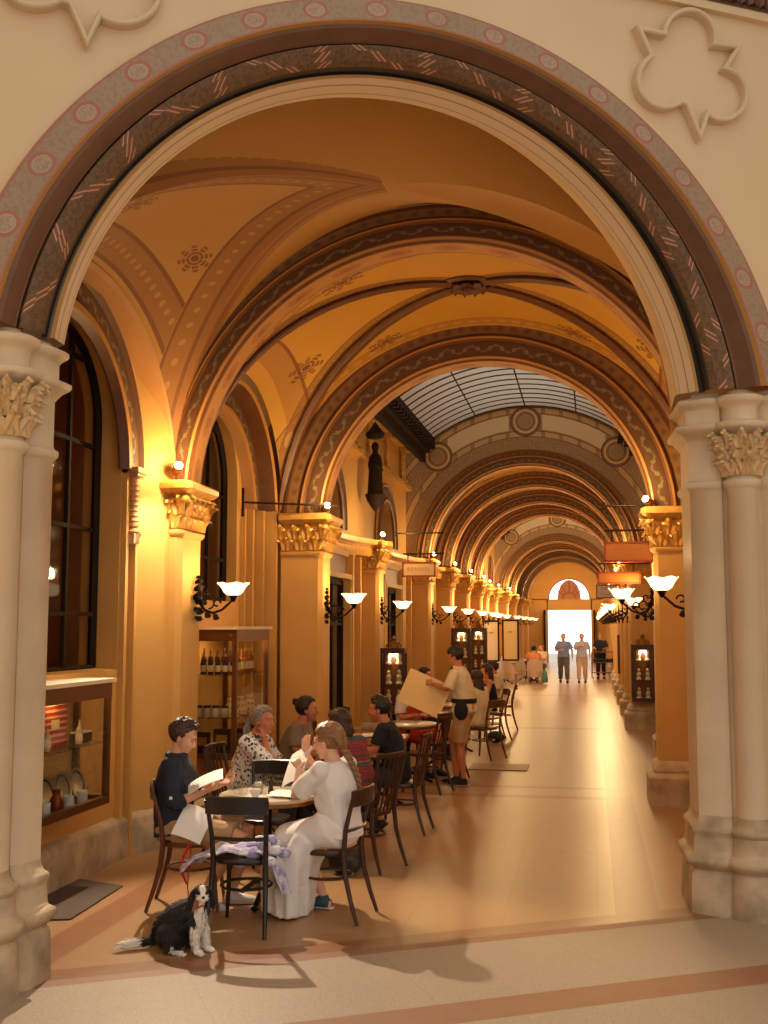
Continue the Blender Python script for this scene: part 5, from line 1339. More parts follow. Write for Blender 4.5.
def person(label, loc, phi, base, J=None, sk=(214, 160, 122), vox=.0075, build=1.0, lean=0, twist=0, top=None, bottom=None, shoes=None, hair=None, female=False, barefeet=False, eyes=True):
    j = dict(base); j.update(J or {})
    V_ = {k: Vector(v) for k, v in j.items() if k != 'look' and isinstance(v, tuple)}
    # lean the upper body about the pelvis
    if lean or twist:
        Mx = Matrix.Rotation(R_(-lean), 3, 'X'); Mz = Matrix.Rotation(R_(twist), 3, 'Z'); p0 = V_['pelvis']
        for k in ('waist', 'chest', 'neck', 'head', 'shL', 'shR'):
            w_ = {'waist': .5}.get(k, 1); V_[k] = p0+Mz @ (Matrix.Rotation(R_(-lean*w_), 3, 'X') @ (V_[k]-p0))
    T = thing('person', label, 'person', loc, R_(phi-90))
    s = build; fem = female
    lat = (V_['shR']-V_['shL']).normalized(); lath = (V_['hipR']-V_['hipL']).normalized()
    hm = headframe(j); up = hm @ Vector((0, 0, 1)); fw = hm @ Vector((0, 1, 0)); H = V_['head']
    mb = MB()
    def torso(mb, g=0.0, lo=True, nk=True):
        secs = [(V_['pelvis']-(V_['waist']-V_['pelvis'])*.45, .145*s+g, .11*s+g, lath), (V_['pelvis'], (.165 if fem else .16)*s+g, .125*s+g, lath), (V_['waist'], (.125 if fem else .145)*s+g, .105*s+g, lat),
                ((V_['waist']+V_['chest'])/2, .14*s+g, .108*s+g, lat), (V_['chest'], .155*s+g, .112*s+g, lat), (V_['chest']*.45+V_['neck']*.55, (.155 if fem else .165)*s+g, .095*s+g, lat), (V_['neck']*.85+V_['chest']*.15, .11*s+g, .07*s+g, lat)]
        if nk: secs += [(V_['neck']+(H-V_['neck'])*.08, .06+g*.6, .058+g*.6, lat)]
        loft(mb, secs, lat)
    torso(mb, -.006)
    nb = V_['neck']; mb.tube([nb-(H-nb)*.35, nb+(H-nb)*.3, H-fw*.015-up*.04], [.06, .052, .05], 14)
    # head
    def E(c, r, n=16, m=12): mb.ball(H+hm @ Vector(c), r, M=hm, n=n, m=m)
    E((0, -.018, .035), (.074, .094, .082)); E((0, .028, -.02), (.062, .066, .085)); E((0, .035, -.075), (.046, .048, .036)); E((0, .068, -.093), (.022, .02, .018), 10, 8)
    E((0, .07, .032), (.05, .022, .016), 12, 8); E((.035, .068, -.028), (.022, .018, .02), 10, 8); E((-.035, .068, -.028), (.022, .018, .02), 10, 8)
    mb.tube([H+hm @ Vector(q) for q in ((0, .085, .015), (0, .098, -.005), (0, .108, -.026), (0, .098, -.036))], [.007, .009, .0125, .009], 8)
    E((0, .088, -.056), (.021, .010, .006), 10, 6); E((0, .086, -.065), (.018, .010, .006), 10, 6)
    for sx in (-1, 1): mb.ball(H+hm @ Vector((sx*.077, -.005, -.012)), (.008, .017, .03), M=hm @ Matrix.Rotation(R_(sx*-12), 3, 'Z'), n=10, m=8)
    for sd in ('L', 'R'):
        S_, E_, W_ = V_['sh'+sd], V_['el'+sd], V_['wr'+sd]
        mb.tube([V_['neck']*.8+V_['chest']*.2+(S_-V_['neck'])*.3, S_, S_+(E_-S_)*.3, E_-(E_-S_)*.08, E_+(W_-E_)*.06, E_+(W_-E_)*.3, W_], [.05*s, .052*s, .047*s, .036*s, .037*s, .036*s, .0245*s], 12)
        mb.ball(S_, .054*s, n=12, m=8)
        hand(mb, W_, V_['hd'+sd], V_['pn'+sd], j.get('curl'+sd, .5), 1 if (sd == 'L') else -1, .98 if not fem else .9)
        Hp, K, A = V_['hip'+sd], V_['knee'+sd], V_['ank'+sd]; Ft = V_['foot'+sd].normalized()
        mb.tube([Hp, Hp+(K-Hp)*.3, K-(K-Hp)*.08, K, K+(A-K)*.1, K+(A-K)*.3, K+(A-K)*.7, A, A-Vector((0, 0, .05))], [.088*s, .083*s, .058*s, .056*s, .052*s, .056*s, .04*s, .032*s, .03*s], 14)
        mb.ball(A-Vector((0, 0, .045))-Ft*.03, (.03, .035, .035), n=10, m=8)
        mb.tube([A-Vector((0, 0, .05)), A+Ft*.06-Vector((0, 0, .052)), A+Ft*.13-Vector((0, 0, .064)), A+Ft*.175-Vector((0, 0, .07))], [.034, .032, .028, .014], 10, ell=(.8, 1.25), up=(0, 0, 1))
    objm(evalmesh(mb, 'body', skin(sk), vox, 2), 'body', T)
    far = vox > .012
    if eyes and not far:
        for sx in (-1, 1):
            m = MB(); c = H+hm @ Vector((sx*.031, .0785, .008)); m.ball(c, (.0115, .0075, .005), M=hm, n=10, m=8); m.build('eye', M_eye, T); 
            m = MB(); m.ball(H+hm @ Vector((sx*.031, .0865, .008)), (.005, .003, .005), M=hm, n=8, m=6); m.tube([H+hm @ Vector((sx*(.015+.009*q), .088-.004*q*q*.5, .028+.004*sin(q))) for q in range(4)], .0028, 5); m.build('eyebrow', hair[1] if hair else M_blackp, T)
    # clothes
    def sleeve(mb, sd, frac, g):
        S_, E_, W_ = V_['sh'+sd], V_['el'+sd], V_['wr'+sd]; inn = V_['neck']*.75+V_['chest']*.25+(S_-V_['neck'])*.35
        if frac <= 1: pts = [inn, S_, S_+(E_-S_)*.4*frac, S_+(E_-S_)*frac]; rr = [.055*s+g, .060*s+g, .057*s+g*1.3, .053*s+g*2]
        else: f = frac-1; pts = [inn, S_, S_+(E_-S_)*.5, E_, E_+(W_-E_)*f*.5, E_+(W_-E_)*f]; rr = [.055*s+g, .060*s+g, .052*s+g, .045*s+g, .041*s+g, .034*s+g*1.2]
        mb.tube(pts, rr, 14); mb.ball(S_, .055*s+g, n=12, m=8)
    if top:
        kind, m_, sl = top; g = .015
        mt = MB()
        secs = [(V_['pelvis']-(V_['waist']-V_['pelvis'])*(.3 if kind != 'tucked' else -.1), .165*s+g*1.4, .13*s+g*1.4, lath), (V_['pelvis'], .168*s+g, .13*s+g, lath), (V_['waist'], (.14 if fem else .155)*s+g, .118*s+g, lat), ((V_['waist']+V_['chest'])/2, .15*s+g, .118*s+g, lat), (V_['chest'], .162*s+g, .12*s+g, lat), (V_['chest']*.45+V_['neck']*.55, .165*s+g, .1*s+g, lat), (V_['neck']*.85+V_['chest']*.15, .115*s+g, .072*s+g, lat), (V_['neck']+(H-V_['neck'])*.02, .07, .066, lat)]
        if kind == 'dress': secs = secs[1:]
        if kind == 'tank': secs = secs[:6]
        loft(mt, secs, lat)
        if sl:
            for sd in ('L', 'R'): sleeve(mt, sd, sl, .010)
        if kind == 'shirt' or kind == 'tucked':
            ring = [V_['neck']+(H-V_['neck'])*.10+(lat*cos(a)*.066+lat.cross(Vector((0, 0, 1)))*-sin(a)*.066)*(1) for a in [2*PI*q/16 for q in range(16)]]
            mt.tube(ring, .014, 6, closed=True)
        objm(evalmesh(mt, 'top', m_, max(vox, .009), 3, (.011, 9, len(label), .8)), {'dress': 'dress_bodice', 'tank': 'tank_top', 'tee': 't_shirt'}.get(kind, 'shirt'), T)
    if bottom:
        kind, m_ = bottom; g = .014; mt = MB(); f = {'shorts': .92, 'trousers': 1.9, 'skirt': .95}[kind]
        loft(mt, [(V_['pelvis']-(V_['waist']-V_['pelvis'])*.5, .15*s+g, .12*s+g, lath), (V_['pelvis'], .168*s+g, .13*s+g, lath), (V_['pelvis']*.5+V_['waist']*.5, .16*s+g*.7, .122*s+g*.7, lath)], lath)
        for sd in ('L', 'R'):
            Hp, K, A = V_['hip'+sd], V_['knee'+sd], V_['ank'+sd]
            if f <= 1: mt.tube([Hp, Hp+(K-Hp)*.4, Hp+(K-Hp)*f], [.096*s+g, .092*s+g, .075*s+g*1.6], 14)
            else: mt.tube([Hp, Hp+(K-Hp)*.4, K, K+(A-K)*.4, K+(A-K)*(f-1)], [.096*s+g, .088*s+g, .064*s+g, .060*s+g, .048*s+g], 14); mt.ball(K, .066*s+g, n=12, m=8)
        if kind == 'skirt': mt.tube([(V_['hipL']+V_['hipR'])/2, (V_['kneeL']+V_['kneeR'])*.46+(V_['hipL']+V_['hipR'])*.04], [.12, .1], 14, ell=(1, 1.3))
        objm(evalmesh(mt, 'bottom', m_, max(vox, .009), 3, (.010, 9, 3, .8)), kind, T)
    if shoes:
        for sd in ('L', 'R'):
            A = V_['ank'+sd]; Ft = V_['foot'+sd].normalized(); mt = MB()
            mt.tube([A-Ft*.055-Vector((0, 0, .045)), A-Vector((0, 0, .04)), A+Ft*.07-Vector((0, 0, .05)), A+Ft*.14-Vector((0, 0, .06)), A+Ft*.20-Vector((0, 0, .066))], [.034, .046, .042, .038, .018], 12, ell=(.85, 1.1), up=(0, 0, 1))
            mt.tube([A+Vector((0, 0, -.03)), A+Vector((0, 0, .01))], [.04, .038], 12)
            sh = objm(evalmesh(mt, 'shoe', shoes[0], max(vox, .008), 2), 'shoe', T)
            ms = MB(); ms.tube([A-Ft*.075-Vector((0, 0, .073)), A-Vector((0, 0, .074)), A+Ft*.1-Vector((0, 0, .074)), A+Ft*.2-Vector((0, 0, .073))], [.03, .037, .044, .024], 10, ell=(.26, 1), up=(0, 0, 1)); ms.build('sole', shoes[1], sh)
    if hair:
        style, hm_, ln = hair; mh = MB(); rnd = random.Random(hash(label) % 1000 if False else len(label))
        for i in range(360):
            z_ = 1-2*(i+.5)/360; a = i*2.39996; r = math.sqrt(1-z_*z_); d = Vector((r*cos(a), r*sin(a), z_))
            p = Vector((d.x*.076, -.018+d.y*.096, .035+d.z*.084))
            if p.y > .012+max(0, p.z-.045)*.9 and p.z < .100: continue
            if p.y > -.02 and p.z < .01 and not (style in ('long', 'bob') and p.y < .02): continue
            if p.z < -.055: continue
            if abs(p.x) > .06 and -.03 < p.y < .02 and p.z < .015 and style not in ('long', 'bob'): continue
            k = 1.0+.05*noise.noise(d*4+Vector((len(label), 0, 0)))
            mh.ball(H+hm @ (p*k), {'buzz': .012, 'short': .0155}.get(style, .020), n=8, m=6)
        if style == 'short':
            for i in range(110):
                a = rnd.uniform(-1.2, 1.2); y0 = rnd.uniform(-.08, .055); x0 = .06*sin(a); z0 = .105+.0*cos(a)
                p = Vector((x0, y0, .035+.088*math.sqrt(max(0, 1-(x0/.08)**2-((y0+.018)/.105)**2)))); q = p+Vector((rnd.uniform(-.012, .012), rnd.uniform(.008, .024), rnd.uniform(.008, .026)))
                mh.tube([H+hm @ p, H+hm @ ((p+q)/2+Vector((0, 0, .006))), H+hm @ q], [.009, .008, .004], 6)
        if style in ('long', 'bob'):
            L = ln
            for i in range(46):
                a = R_(200+ (340-200)*i/45+ rnd.uniform(-2, 2)) if style == 'bob' else R_(195+150*i/45)
                x0, y0 = .08*cos(a), -.01+.09*sin(a); top_ = H+hm @ Vector((x0*.9, y0*.9, .04)); pts = [top_]
                for q in range(1, 6): t = q/5; pts.append(top_+Vector((hm @ Vector((x0*.3*sin(t*2), y0*.25*sin(t*2.2)-.02*t, 0))))+Vector((0, 0, -L*t))+Vector((.006*sin(t*9+i), .006*cos(t*7+i), 0)))
                mh.tube(pts, [.014, .016, .016, .015, .012, .005], 6)
        if style in ('pony', 'grey'):
            c0 = H+hm @ Vector((0, -.115, .01)); pts = [c0, c0+Vector((0, -.03, -.03))+hm @ Vector((-.01, -.01, 0)), c0+Vector((0, -.05, -.09)), c0+Vector((0, -.04, -.09-ln*.5)), c0+Vector((0, -.02, -.09-ln))]
            for i in range(9): o_ = Vector((rnd.uniform(-.02, .02), rnd.uniform(-.015, .015), 0)); mh.tube([p+o_*(.6+.3*q) for q, p in enumerate(pts)], [.014, .018, .02, .018, .008], 6)
        if style == 'bun':
            c0 = H+hm @ Vector((0, -.125, .075))
            for i in range(26): a = i*.75; mh.tube([c0+hm @ Vector((.022*cos(a+q*.5), .02*sin(a*1.7+q*.4), .022*sin(a+q*.5))) for q in range(5)], .011, 6)
            mh.ball(c0, .033)
        objm(evalmesh(mh, 'hair', hm_, .005 if not far else .01, 1), 'hair', T)
    T['j'] = 0; del T['j']
    return T, V_, H, hm
def darken(c, k): return tuple(int(v*k) for v in c)
H_brown = Mat('brown_hair', lin(62, 36, 22), .5); H_brown.bump(H_brown.noise(120, 3), .5, .004)
H_dark = Mat('dark_hair', lin(30, 20, 16), .5); H_light = Mat('light_brown_hair', lin(128, 88, 52), .45)
q = H_light.obj(); H_light.mix(H_light.noise(90, 2).gt(.5)*.5, lin(160, 118, 74)); H_grey = Mat('grey_hair', lin(150, 138, 126), .5); H_grey.mix(H_grey.noise(50, 2).gt(.5)*.6, lin(96, 84, 74))
C_navy = cloth('navy_linen', (32, 36, 52)); C_khaki = cloth('khaki_cotton', (176, 140, 100)); C_white = cloth('white_linen', (232, 224, 218)); C_black = cloth('black_cotton', (26, 26, 28)); C_cream = cloth('cream_cotton', (224, 204, 170))
C_jean = cloth('dark_blue_denim', (40, 50, 66)); C_red = cloth('red_cotton', (176, 50, 28)); C_taupe = cloth('taupe_knit', (128, 110, 88)); C_blue = cloth('blue_cotton', (112, 128, 168)); C_grey = cloth('grey_trousers', (92, 86, 84)); C_beige = cloth('beige_chinos', (190, 165, 135)); C_ltblue = cloth('pale_blue_grey_cotton', (168, 168, 182)); C_orange = cloth('orange_cotton', (214, 130, 76))
C_pat = Mat('white_black_print', lin(226, 218, 206), .85); C_pat.mix(C_pat.voro(30).lt(.36)*(C_pat.noise(18, 2).gt(.44)), lin(30, 32, 40)); C_pat.mix(C_pat.noise(25, 3).gt(.6)*.9, lin(40, 42, 52))
C_str = Mat('multicolour_stripe', lin(150, 44, 40), .85); q = C_str.obj(); sgm = (q[2]/.19).mod(1.0)
C_str.mix(sgm.between(.30, .44), lin(44, 92, 92)); C_str.mix(sgm.between(.44, .48), lin(196, 110, 50)); C_str.mix(sgm.between(.62, .74), lin(84, 70, 70)); C_str.mix((q[2]/.024).mod(1.0).gt(.62)*.6, lin(96, 34, 50)); C_str.mix(C_str.noise(34, 2).gt(.56)*.45, lin(60, 70, 78))
Sh_brown = cloth('tan_suede', (150, 110, 78)); Sh_dark = cloth('dark_canvas', (38, 38, 46)); Sole_w = cloth('pale_rubber', (214, 205, 190)); Sole_d = cloth('dark_rubber', (40, 34, 30)); Sh_teal = cloth('teal_canvas', (52, 84, 92)); Sh_white = cloth('white_sneaker', (220, 212, 204))

# 1 man in navy shirt
T, V_, H, hm = person('young man in a navy shirt and shorts reading a white booklet at the front table', (-2.90, 7.555, 0), 10, SEAT,
    dict(look=(-4, 26, 0), elR=(.22, .0, .73), wrR=(.10, .20, .80), hdR=(-.25, .9, .35), pnR=(-.5, 0, .85), curlR=.9, elL=(-.22, .09, .75), wrL=(-.10, .28, .82), hdL=(.25, .9, .3), pnL=(.5, 0, .85), curlL=.8, head=(0, .055, 1.16), kneeR=(.15, .46, .50), ankR=(.10, .20, .10), footR=(.1, 1, -.25), kneeL=(-.10, .48, .5), ankL=(-.06, .38, .085)),
    sk=(216, 160, 126), vox=.0055, lean=-3, top=('shirt', C_navy, 1.35), bottom=('shorts', C_khaki), shoes=(Sh_white, Sole_w), hair=('short', H_brown, 0))
m = MB(); m.tube([H+hm @ Vector((x_, .055-abs(x_)*.7, .112-abs(x_)*.35)) for x_ in (-.075, -.05, -.02, 0, .02, .05, .075)], [.004, .014, .014, .005, .014, .014, .004], 8, ell=(.4, 1)); m.build('sunglasses', M_blackp, T)
m = MB(); W = V_['wrR']; m.tube([W+Vector((.028*cos(a), -.03, .028*sin(a))) for a in [2*PI*q/14 for q in range(14)]], .009, 6, closed=True); m.build('wristwatch', M_iron, T)
m = MB(); m.box(V_['elR']+Vector((.062, -.0, .05)), (.006, .02, .02)); m.build('sleeve_button', M_whitep, T)

# 2 woman in white dress
T, V_, H, hm = person('woman in a long white dress with a braid, seen from behind at the front table', (-1.73, 7.46, 0), 160, SEAT,
    dict(look=(8, 12, 0), elL=(-.20, .20, .80), wrL=(-.10, .24, 1.0-.03), hdL=(.2, .5, .6), pnL=(.6, .7, .2), curlL=.9, elR=(.24, .26, .84), wrR=(.05, .29, 1.05), hdR=(-.05, .05, 1), pnR=(-.4, -.7, 0), curlR=.25, kneeL=(-.12, .36, .50), ankL=(-.08, .34, .085), kneeR=(.13, .40, .5), ankR=(.14, .20, .085)),
    sk=(224, 172, 140), vox=.0055, female=True, lean=4, top=('dress', C_white, .85), shoes=(Sh_teal, Sole_w), hair=('crown', H_light, 0))
# skirt of the dress
m = MB()
loft(m, [((0, -.07, .66), .16, .13), ((0, -.02, .60), .205, .16), ((0, .10, .55), .215, .125), ((0, .22, .525), .225, .11), ((-.02, .33, .49), .225, .12), ((-.03, .37, .40), .225, .15), ((-.05, .36, .28), .215, .155), ((-.07, .35, .14), .20, .15), ((-.09, .34, .012), .18, .14)], (1, 0, 0), 30)
loft(m, [((-.06, .15, .50), .19, .10), ((-.09, .20, .42), .20, .11), ((-.12, .25, .30), .19, .12), ((-.14, .27, .15), .16, .11), ((-.15, .28, .012), .15, .10)], (1, 0, 0), 24)
me = evalmesh(m, 'dress_skirt', C_white, .010, 4)
for v in me.vertices:
    t = max(0, min(1, (.52-v.co.z)/.4)); a = math.atan2(v.co.y-.35, v.co.x); f = .018*t*(sin(a*11+2*sin(a*3))+.5*sin(a*23+v.co.z*5)); n_ = v.normal; v.co += Vector((n_.x, n_.y, 0))*f+n_*.007*noise.noise(v.co*11)
objm(me, 'dress_skirt', T)
# braid
m = MB(); c0 = H+hm @ Vector((.02, -.10, -.075)); path = [c0, c0+Vector((.03, -.05, -.10)), c0+Vector((.05, -.085, -.20)), c0+Vector((.06, -.085, -.30)), c0+Vector((.065, -.075, -.40)), c0+Vector((.065, -.065, -.47))]
def pl(t):
    t *= len(path)-1; i = min(int(t), len(path)-2); return path[i].lerp(path[i+1], t-i)
for i in range(26):
    t = i/26; r = .026*(1-.5*t); p = pl(t); q = pl(min(1, t+.05)); sgn = 1 if i % 2 else -1
    d_ = (q-p).normalized(); l_ = d_.cross(Vector((0, 1, 0))).normalized(); m.tube([p+l_*sgn*r*.9-d_*r*.4, p+l_*sgn*r*.4+d_*r*.5+Vector((0, -r*.5, 0)), p-l_*sgn*r*.3+d_*r*1.4], [r*.5, r*.72, r*.4], 8)
m.tube([pl(t) for t in (0, .25, .5, .75, 1)], [.02, .018, .016, .014, .01], 8); m.tube([pl(.97), pl(1)+Vector((0, 0, -.03)), pl(1)+Vector((.0, 0, -.07))], [.012, .018, .005], 8)
m.build('braid', H_light, T)
m = MB(); rnd = random.Random(4)
for i in range(60):
    q = -1+2*i/59; a = q*PI*.5; jx = rnd.uniform(-.004, .004)
    p = H+hm @ Vector((.078*sin(a)*.95, .045-.02*abs(q), .035+.082*cos(a)*.98)); p2 = H+hm @ Vector((.084*sin(a)+jx, -.035, .040+.088*cos(a))); p3 = H+hm @ Vector((.078*sin(a)*.95+jx, -.098, .02+.06*cos(a))); p4 = H+hm @ Vector((.055*sin(a)+jx, -.115, -.03+.01*cos(a)))
    m.tube([p, p.lerp(p2, .5)+(p2-H)*.03, p2, p3, p4, c0+hm @ Vector((.02*sin(a), 0, 0))], [.006, .009, .0105, .011, .012, .010], 6)
m.build('gathered_hair', H_light, T)
m = MB(); m.tube([H+hm @ Vector((.045*cos(a), -.108, .062+.02*sin(a))) for a in [PI*q/8 for q in range(9)]], .006, 6); m.ball(H+hm @ Vector((0, -.116, .07)), (.03, .008, .010), M=hm, n=10, m=6); m.build('hair_clip', M_silver, T)
m = MB(); W = V_['wrL']; m.tube([W+Vector((.027*cos(a), .01*sin(a), -.02+.027*sin(a)*.2+.0)) for a in [2*PI*q/14 for q in range(14)]], .006, 6, closed=True); m.build('bracelet', M_silver, T)

# 3 grey-haired woman
T, V_, H, hm = person('grey-haired woman in a white and black patterned blouse, hand raised to her mouth', (-2.92, 9.20, 0), -8, SEAT,
    dict(look=(-12, 2, 0), elR=(.20, .30, .80), wrR=(.06, .19, 1.0), hdR=(-.15, -.35, .9), pnR=(-.2, -1, -.2), curlR=1.1, elL=(-.22, .16, .79), wrL=(-.02, .30, .79), hdL=(.9, .4, 0), pnL=(0, 0, -1)),
    sk=(206, 128, 92), vox=.0075, female=True, lean=10, top=('shirt', C_pat, 1.0), bottom=('trousers', C_black), shoes=(Sh_dark, Sole_d), hair=('grey', H_grey, .12))
m = MB(); W = V_['wrR']; m.tube([W+Vector((.028*cos(a), .012*sin(a), -.025+.0*a)) for a in [2*PI*q/12 for q in range(12)]], .008, 6, closed=True); m.build('wristwatch', M_iron, T)
# 4 bun woman
person('woman with a dark hair bun and taupe top, in profile facing right', (-2.90, 10.54, 0), 0, SEAT, dict(look=(0, 0, 0), elR=(.22, .10, .76), wrR=(.06, .30, .79), elL=(-.2, .1, .78)), sk=(198, 120, 84), vox=.009, female=True, lean=12, top=('tee', C_taupe, .8), bottom=('trousers', C_jean), shoes=(Sh_dark, Sole_d), hair=('bun', H_dark, 0))
# 5 striped
T, V_, H, hm = person('woman with a dark bob and red and teal striped top, seen from behind', (-1.94, 9.02, 0), 152, SEAT, dict(look=(0, 6, 0), elL=(-.2, .22, .79), wrL=(-.04, .36, .80), elR=(.22, .2, .79), wrR=(.05, .36, .8)), sk=(200, 130, 92), vox=.008, female=True, build=1.1, lean=14, top=('shirt', C_str, 1.3), bottom=('trousers', C_black), shoes=(Sh_dark, Sole_d), hair=('bob', H_brown, .15))
# 6 black t-shirt
T, V_, H, hm = person('young man in a black t-shirt and jeans sitting in profile, facing left', (-1.90, 10.60, 0), 183, SEAT, dict(look=(0, 8, 0), elL=(-.22, .16, .77), wrL=(-.10, .38, .80), elR=(.2, .2, .78), wrR=(.06, .36, .8), hdL=(.1, 1, .05), kneeL=(-.14, .41, .5), ankL=(-.12, .10, .12), footL=(0, .8, -.6)), sk=(196, 118, 78), vox=.0075, lean=10, top=('tee', C_black, .72), bottom=('trousers', C_jean), shoes=(Sh_dark, Sole_d), hair=('short', H_dark, 0))
m = MB(); W = V_['wrL']; m.tube([W+Vector((.030*cos(a), -.02, .030*sin(a))) for a in [2*PI*q/12 for q in range(12)]], .010, 6, closed=True); m.build('wristwatch', M_iron, T)
# 7 waiter
T, V_, H, hm = person('waiter in a cream shirt and khaki shorts standing with a large menu', (-1.58, 13.78, 0), 172, STAND,
    dict(look=(0, 22, 0), shL=(-.165, .02, 1.37), elL=(-.24, .14, 1.18), wrL=(-.16, .36, 1.24), hdL=(.2, 1, .2), pnL=(.8, 0, -.4), curlL=.9, elR=(.22, .16, 1.17), wrR=(.10, .38, 1.22), hdR=(-.2, 1, .2), pnR=(-.8, 0, -.4), curlR=.9, kneeL=(-.09, .03, .49), ankL=(-.09, -.01, .085), kneeR=(.09, .16, .50), ankR=(.09, .13, .085)),
    sk=(196, 122, 82), vox=.009, lean=7, top=('shirt', C_cream, 1.0), bottom=('shorts', C_khaki), shoes=(Sh_dark, Sole_w), hair=('short', H_dark, 0))
m = MB(); m.ball(V_['pelvis']+Vector((-.19, -.01, -.01)), (.05, .09, .12), n=16, m=10); m.build('waist_pouch', C_black, T)
m = MB(); m.tube([V_['pelvis']+Vector((.19*cos(a), .15*sin(a), .10)) for a in [2*PI*q/20 for q in range(20)]], .018, 6, closed=True, ell=(1.6, .5)); m.build('apron_belt', C_black, T)
menu((-2.06, 13.66, 1.12), .56, .46, (R_(66), R_(24), R_(8)), 'large cream menu held out by the waiter', Mat('cream_menu', lin(228, 196, 140), .6))
# 8 woman in red
T, V_, H, hm = person('dark-haired woman in a white blouse and red apron dress, seated facing the waiter', (-2.42, 14.72, 0), -35, SEAT, dict(look=(10, 4, 0)), sk=(214, 140, 96), vox=.010, female=True, top=('tee', C_white, .8), bottom=('skirt', C_red), shoes=(Sh_dark, Sole_d), hair=('bob', H_dark, .08))
m = MB(); loft(m, [((0, -.0, .60), .18, .15), ((0, .0, .72), .165, .142), ((0, .012, .86), .165, .146), ((0, .02, .93), .12, .12)], (1, 0, 0)); m.build('red_apron', C_red, T)

# 9.. further seated people
person('dark-haired person in an orange top seated beyond the waiter, face turned right', (-2.65, 17.47, 0), -10, SEAT, dict(look=(0, 4, 0)), sk=(206, 130, 88), vox=.011, female=True, top=('tee', C_orange, .8), bottom=('trousers', C_jean), shoes=(Sh_dark, Sole_d), hair=('bob', H_dark, .08))
person('woman with long brown hair just right of the waiter, seen from behind', (-1.70, 16.62, 0), 150, SEAT, dict(look=(0, 4, 0)), sk=(206, 134, 92), vox=.011, female=True, top=('tee', C_cream, .8), bottom=('skirt', C_cream), shoes=(Sh_dark, Sole_d), hair=('long', H_brown, .30))
T, V_, H, hm = person('woman with long hair in a black sleeveless top and pale skirt, facing left', (-1.80, 19.32, 0), 195, SEAT, dict(look=(0, 4, 0)), sk=(222, 146, 98), vox=.011, female=True, top=('tank', C_black, 0), bottom=('skirt', C_cream), shoes=(Sh_dark, Sole_d), hair=('long', H_brown, .22))
m = MB(); m.ball((0, 0, .10), (.16, .1, .1), n=16, m=10); m.tube([(-.1, 0, .17), (-.05, 0, .27), (.05, 0, .27), (.1, 0, .17)], .012, 6); tag(m.build('handbag', M_blackp, loc=(-1.62, 18.75, 0)), 'black handbag on the floor by the woman in the black sleeveless top', 'bag')
person('dark-haired man in a pale striped shirt seated facing left, farthest of the left tables', (-1.75, 21.15, 0), 188, SEAT, dict(look=(0, 14, 0)), sk=(208, 126, 84), vox=.011, lean=8, top=('shirt', C_cream, .9), bottom=('shorts', C_grey), shoes=(Sh_dark, Sole_d), hair=('short', H_dark, 0))
# deep in the passage
far = dict(vox=.014, eyes=False)
person('seated person in a blue-grey top far away at the left tables', (-2.78, 40.9, 0), 200, SEAT, None, sk=(200, 130, 90), top=('tee', C_blue, .8), bottom=('trousers', C_jean), shoes=(Sh_dark, Sole_d), hair=('short', H_brown, 0), **far)
person('seated person in an orange top far away, seen from behind', (-1.98, 38.25, 0), 95, SEAT, None, sk=(210, 140, 100), top=('tee', C_orange, .5), bottom=('trousers', C_grey), shoes=(Sh_dark, Sole_d), hair=('bun', H_dark, 0), **far)
person('seated person in a pale top far away, right of the one in orange', (-1.80, 40.4, 0), 225, SEAT, None, sk=(214, 150, 110), top=('tee', C_cream, .8), bottom=('trousers', C_grey), shoes=(Sh_dark, Sole_d), hair=('short', H_light, 0), **far)
person('heavy man in a blue shirt and dark trousers walking in from the exit', (-.98, 38.7, 0), -90, STAND, dict(look=(0, 6, 0), kneeL=(-.11, .10, .50), ankL=(-.12, .12, .09), kneeR=(.11, -.02, .5), ankR=(.12, -.14, .10), elR=(.27, .06, 1.12), wrR=(.10, .28, 1.12), hdR=(-.8, .5, 0), elL=(-.29, -.02, 1.12), wrL=(-.30, .06, .88)), sk=(190, 130, 104), build=1.15, top=('tee', C_blue, .8), bottom=('trousers', C_grey), shoes=(Sh_dark, Sole_d), hair=('buzz', H_grey, 0), **far)
person('tall man in a pale polo and beige trousers walking in from the exit', (-.36, 38.8, 0), -90, STAND, dict(look=(0, 4, 0), kneeL=(-.1, .0, .50), ankL=(-.11, -.06, .09), kneeR=(.1, .08, .5), ankR=(.11, .08, .09), elR=(.24, .06, 1.14), wrR=(.06, .18, 1.26), hdR=(-.8, .2, .3), elL=(-.26, .0, 1.12), wrL=(-.27, .08, .88)), sk=(196, 136, 108), build=1.05, top=('tee', C_ltblue, .8), bottom=('trousers', C_beige), shoes=(Sh_dark, Sole_d), hair=('buzz', H_grey, 0), **far)
person('man in a black polo standing behind the wooden trolley at far right', (.30, 42.1, 0), -100, STAND, dict(look=(0, 18, 0), elR=(.25, .06, 1.13), wrR=(.14, .26, 1.12), elL=(-.25, .06, 1.13), wrL=(-.14, .26, 1.12)), sk=(206, 136, 98), top=('tee', C_black, .8), bottom=('trousers', C_black), shoes=(Sh_dark, Sole_d), hair=('buzz', H_grey, 0), **far)
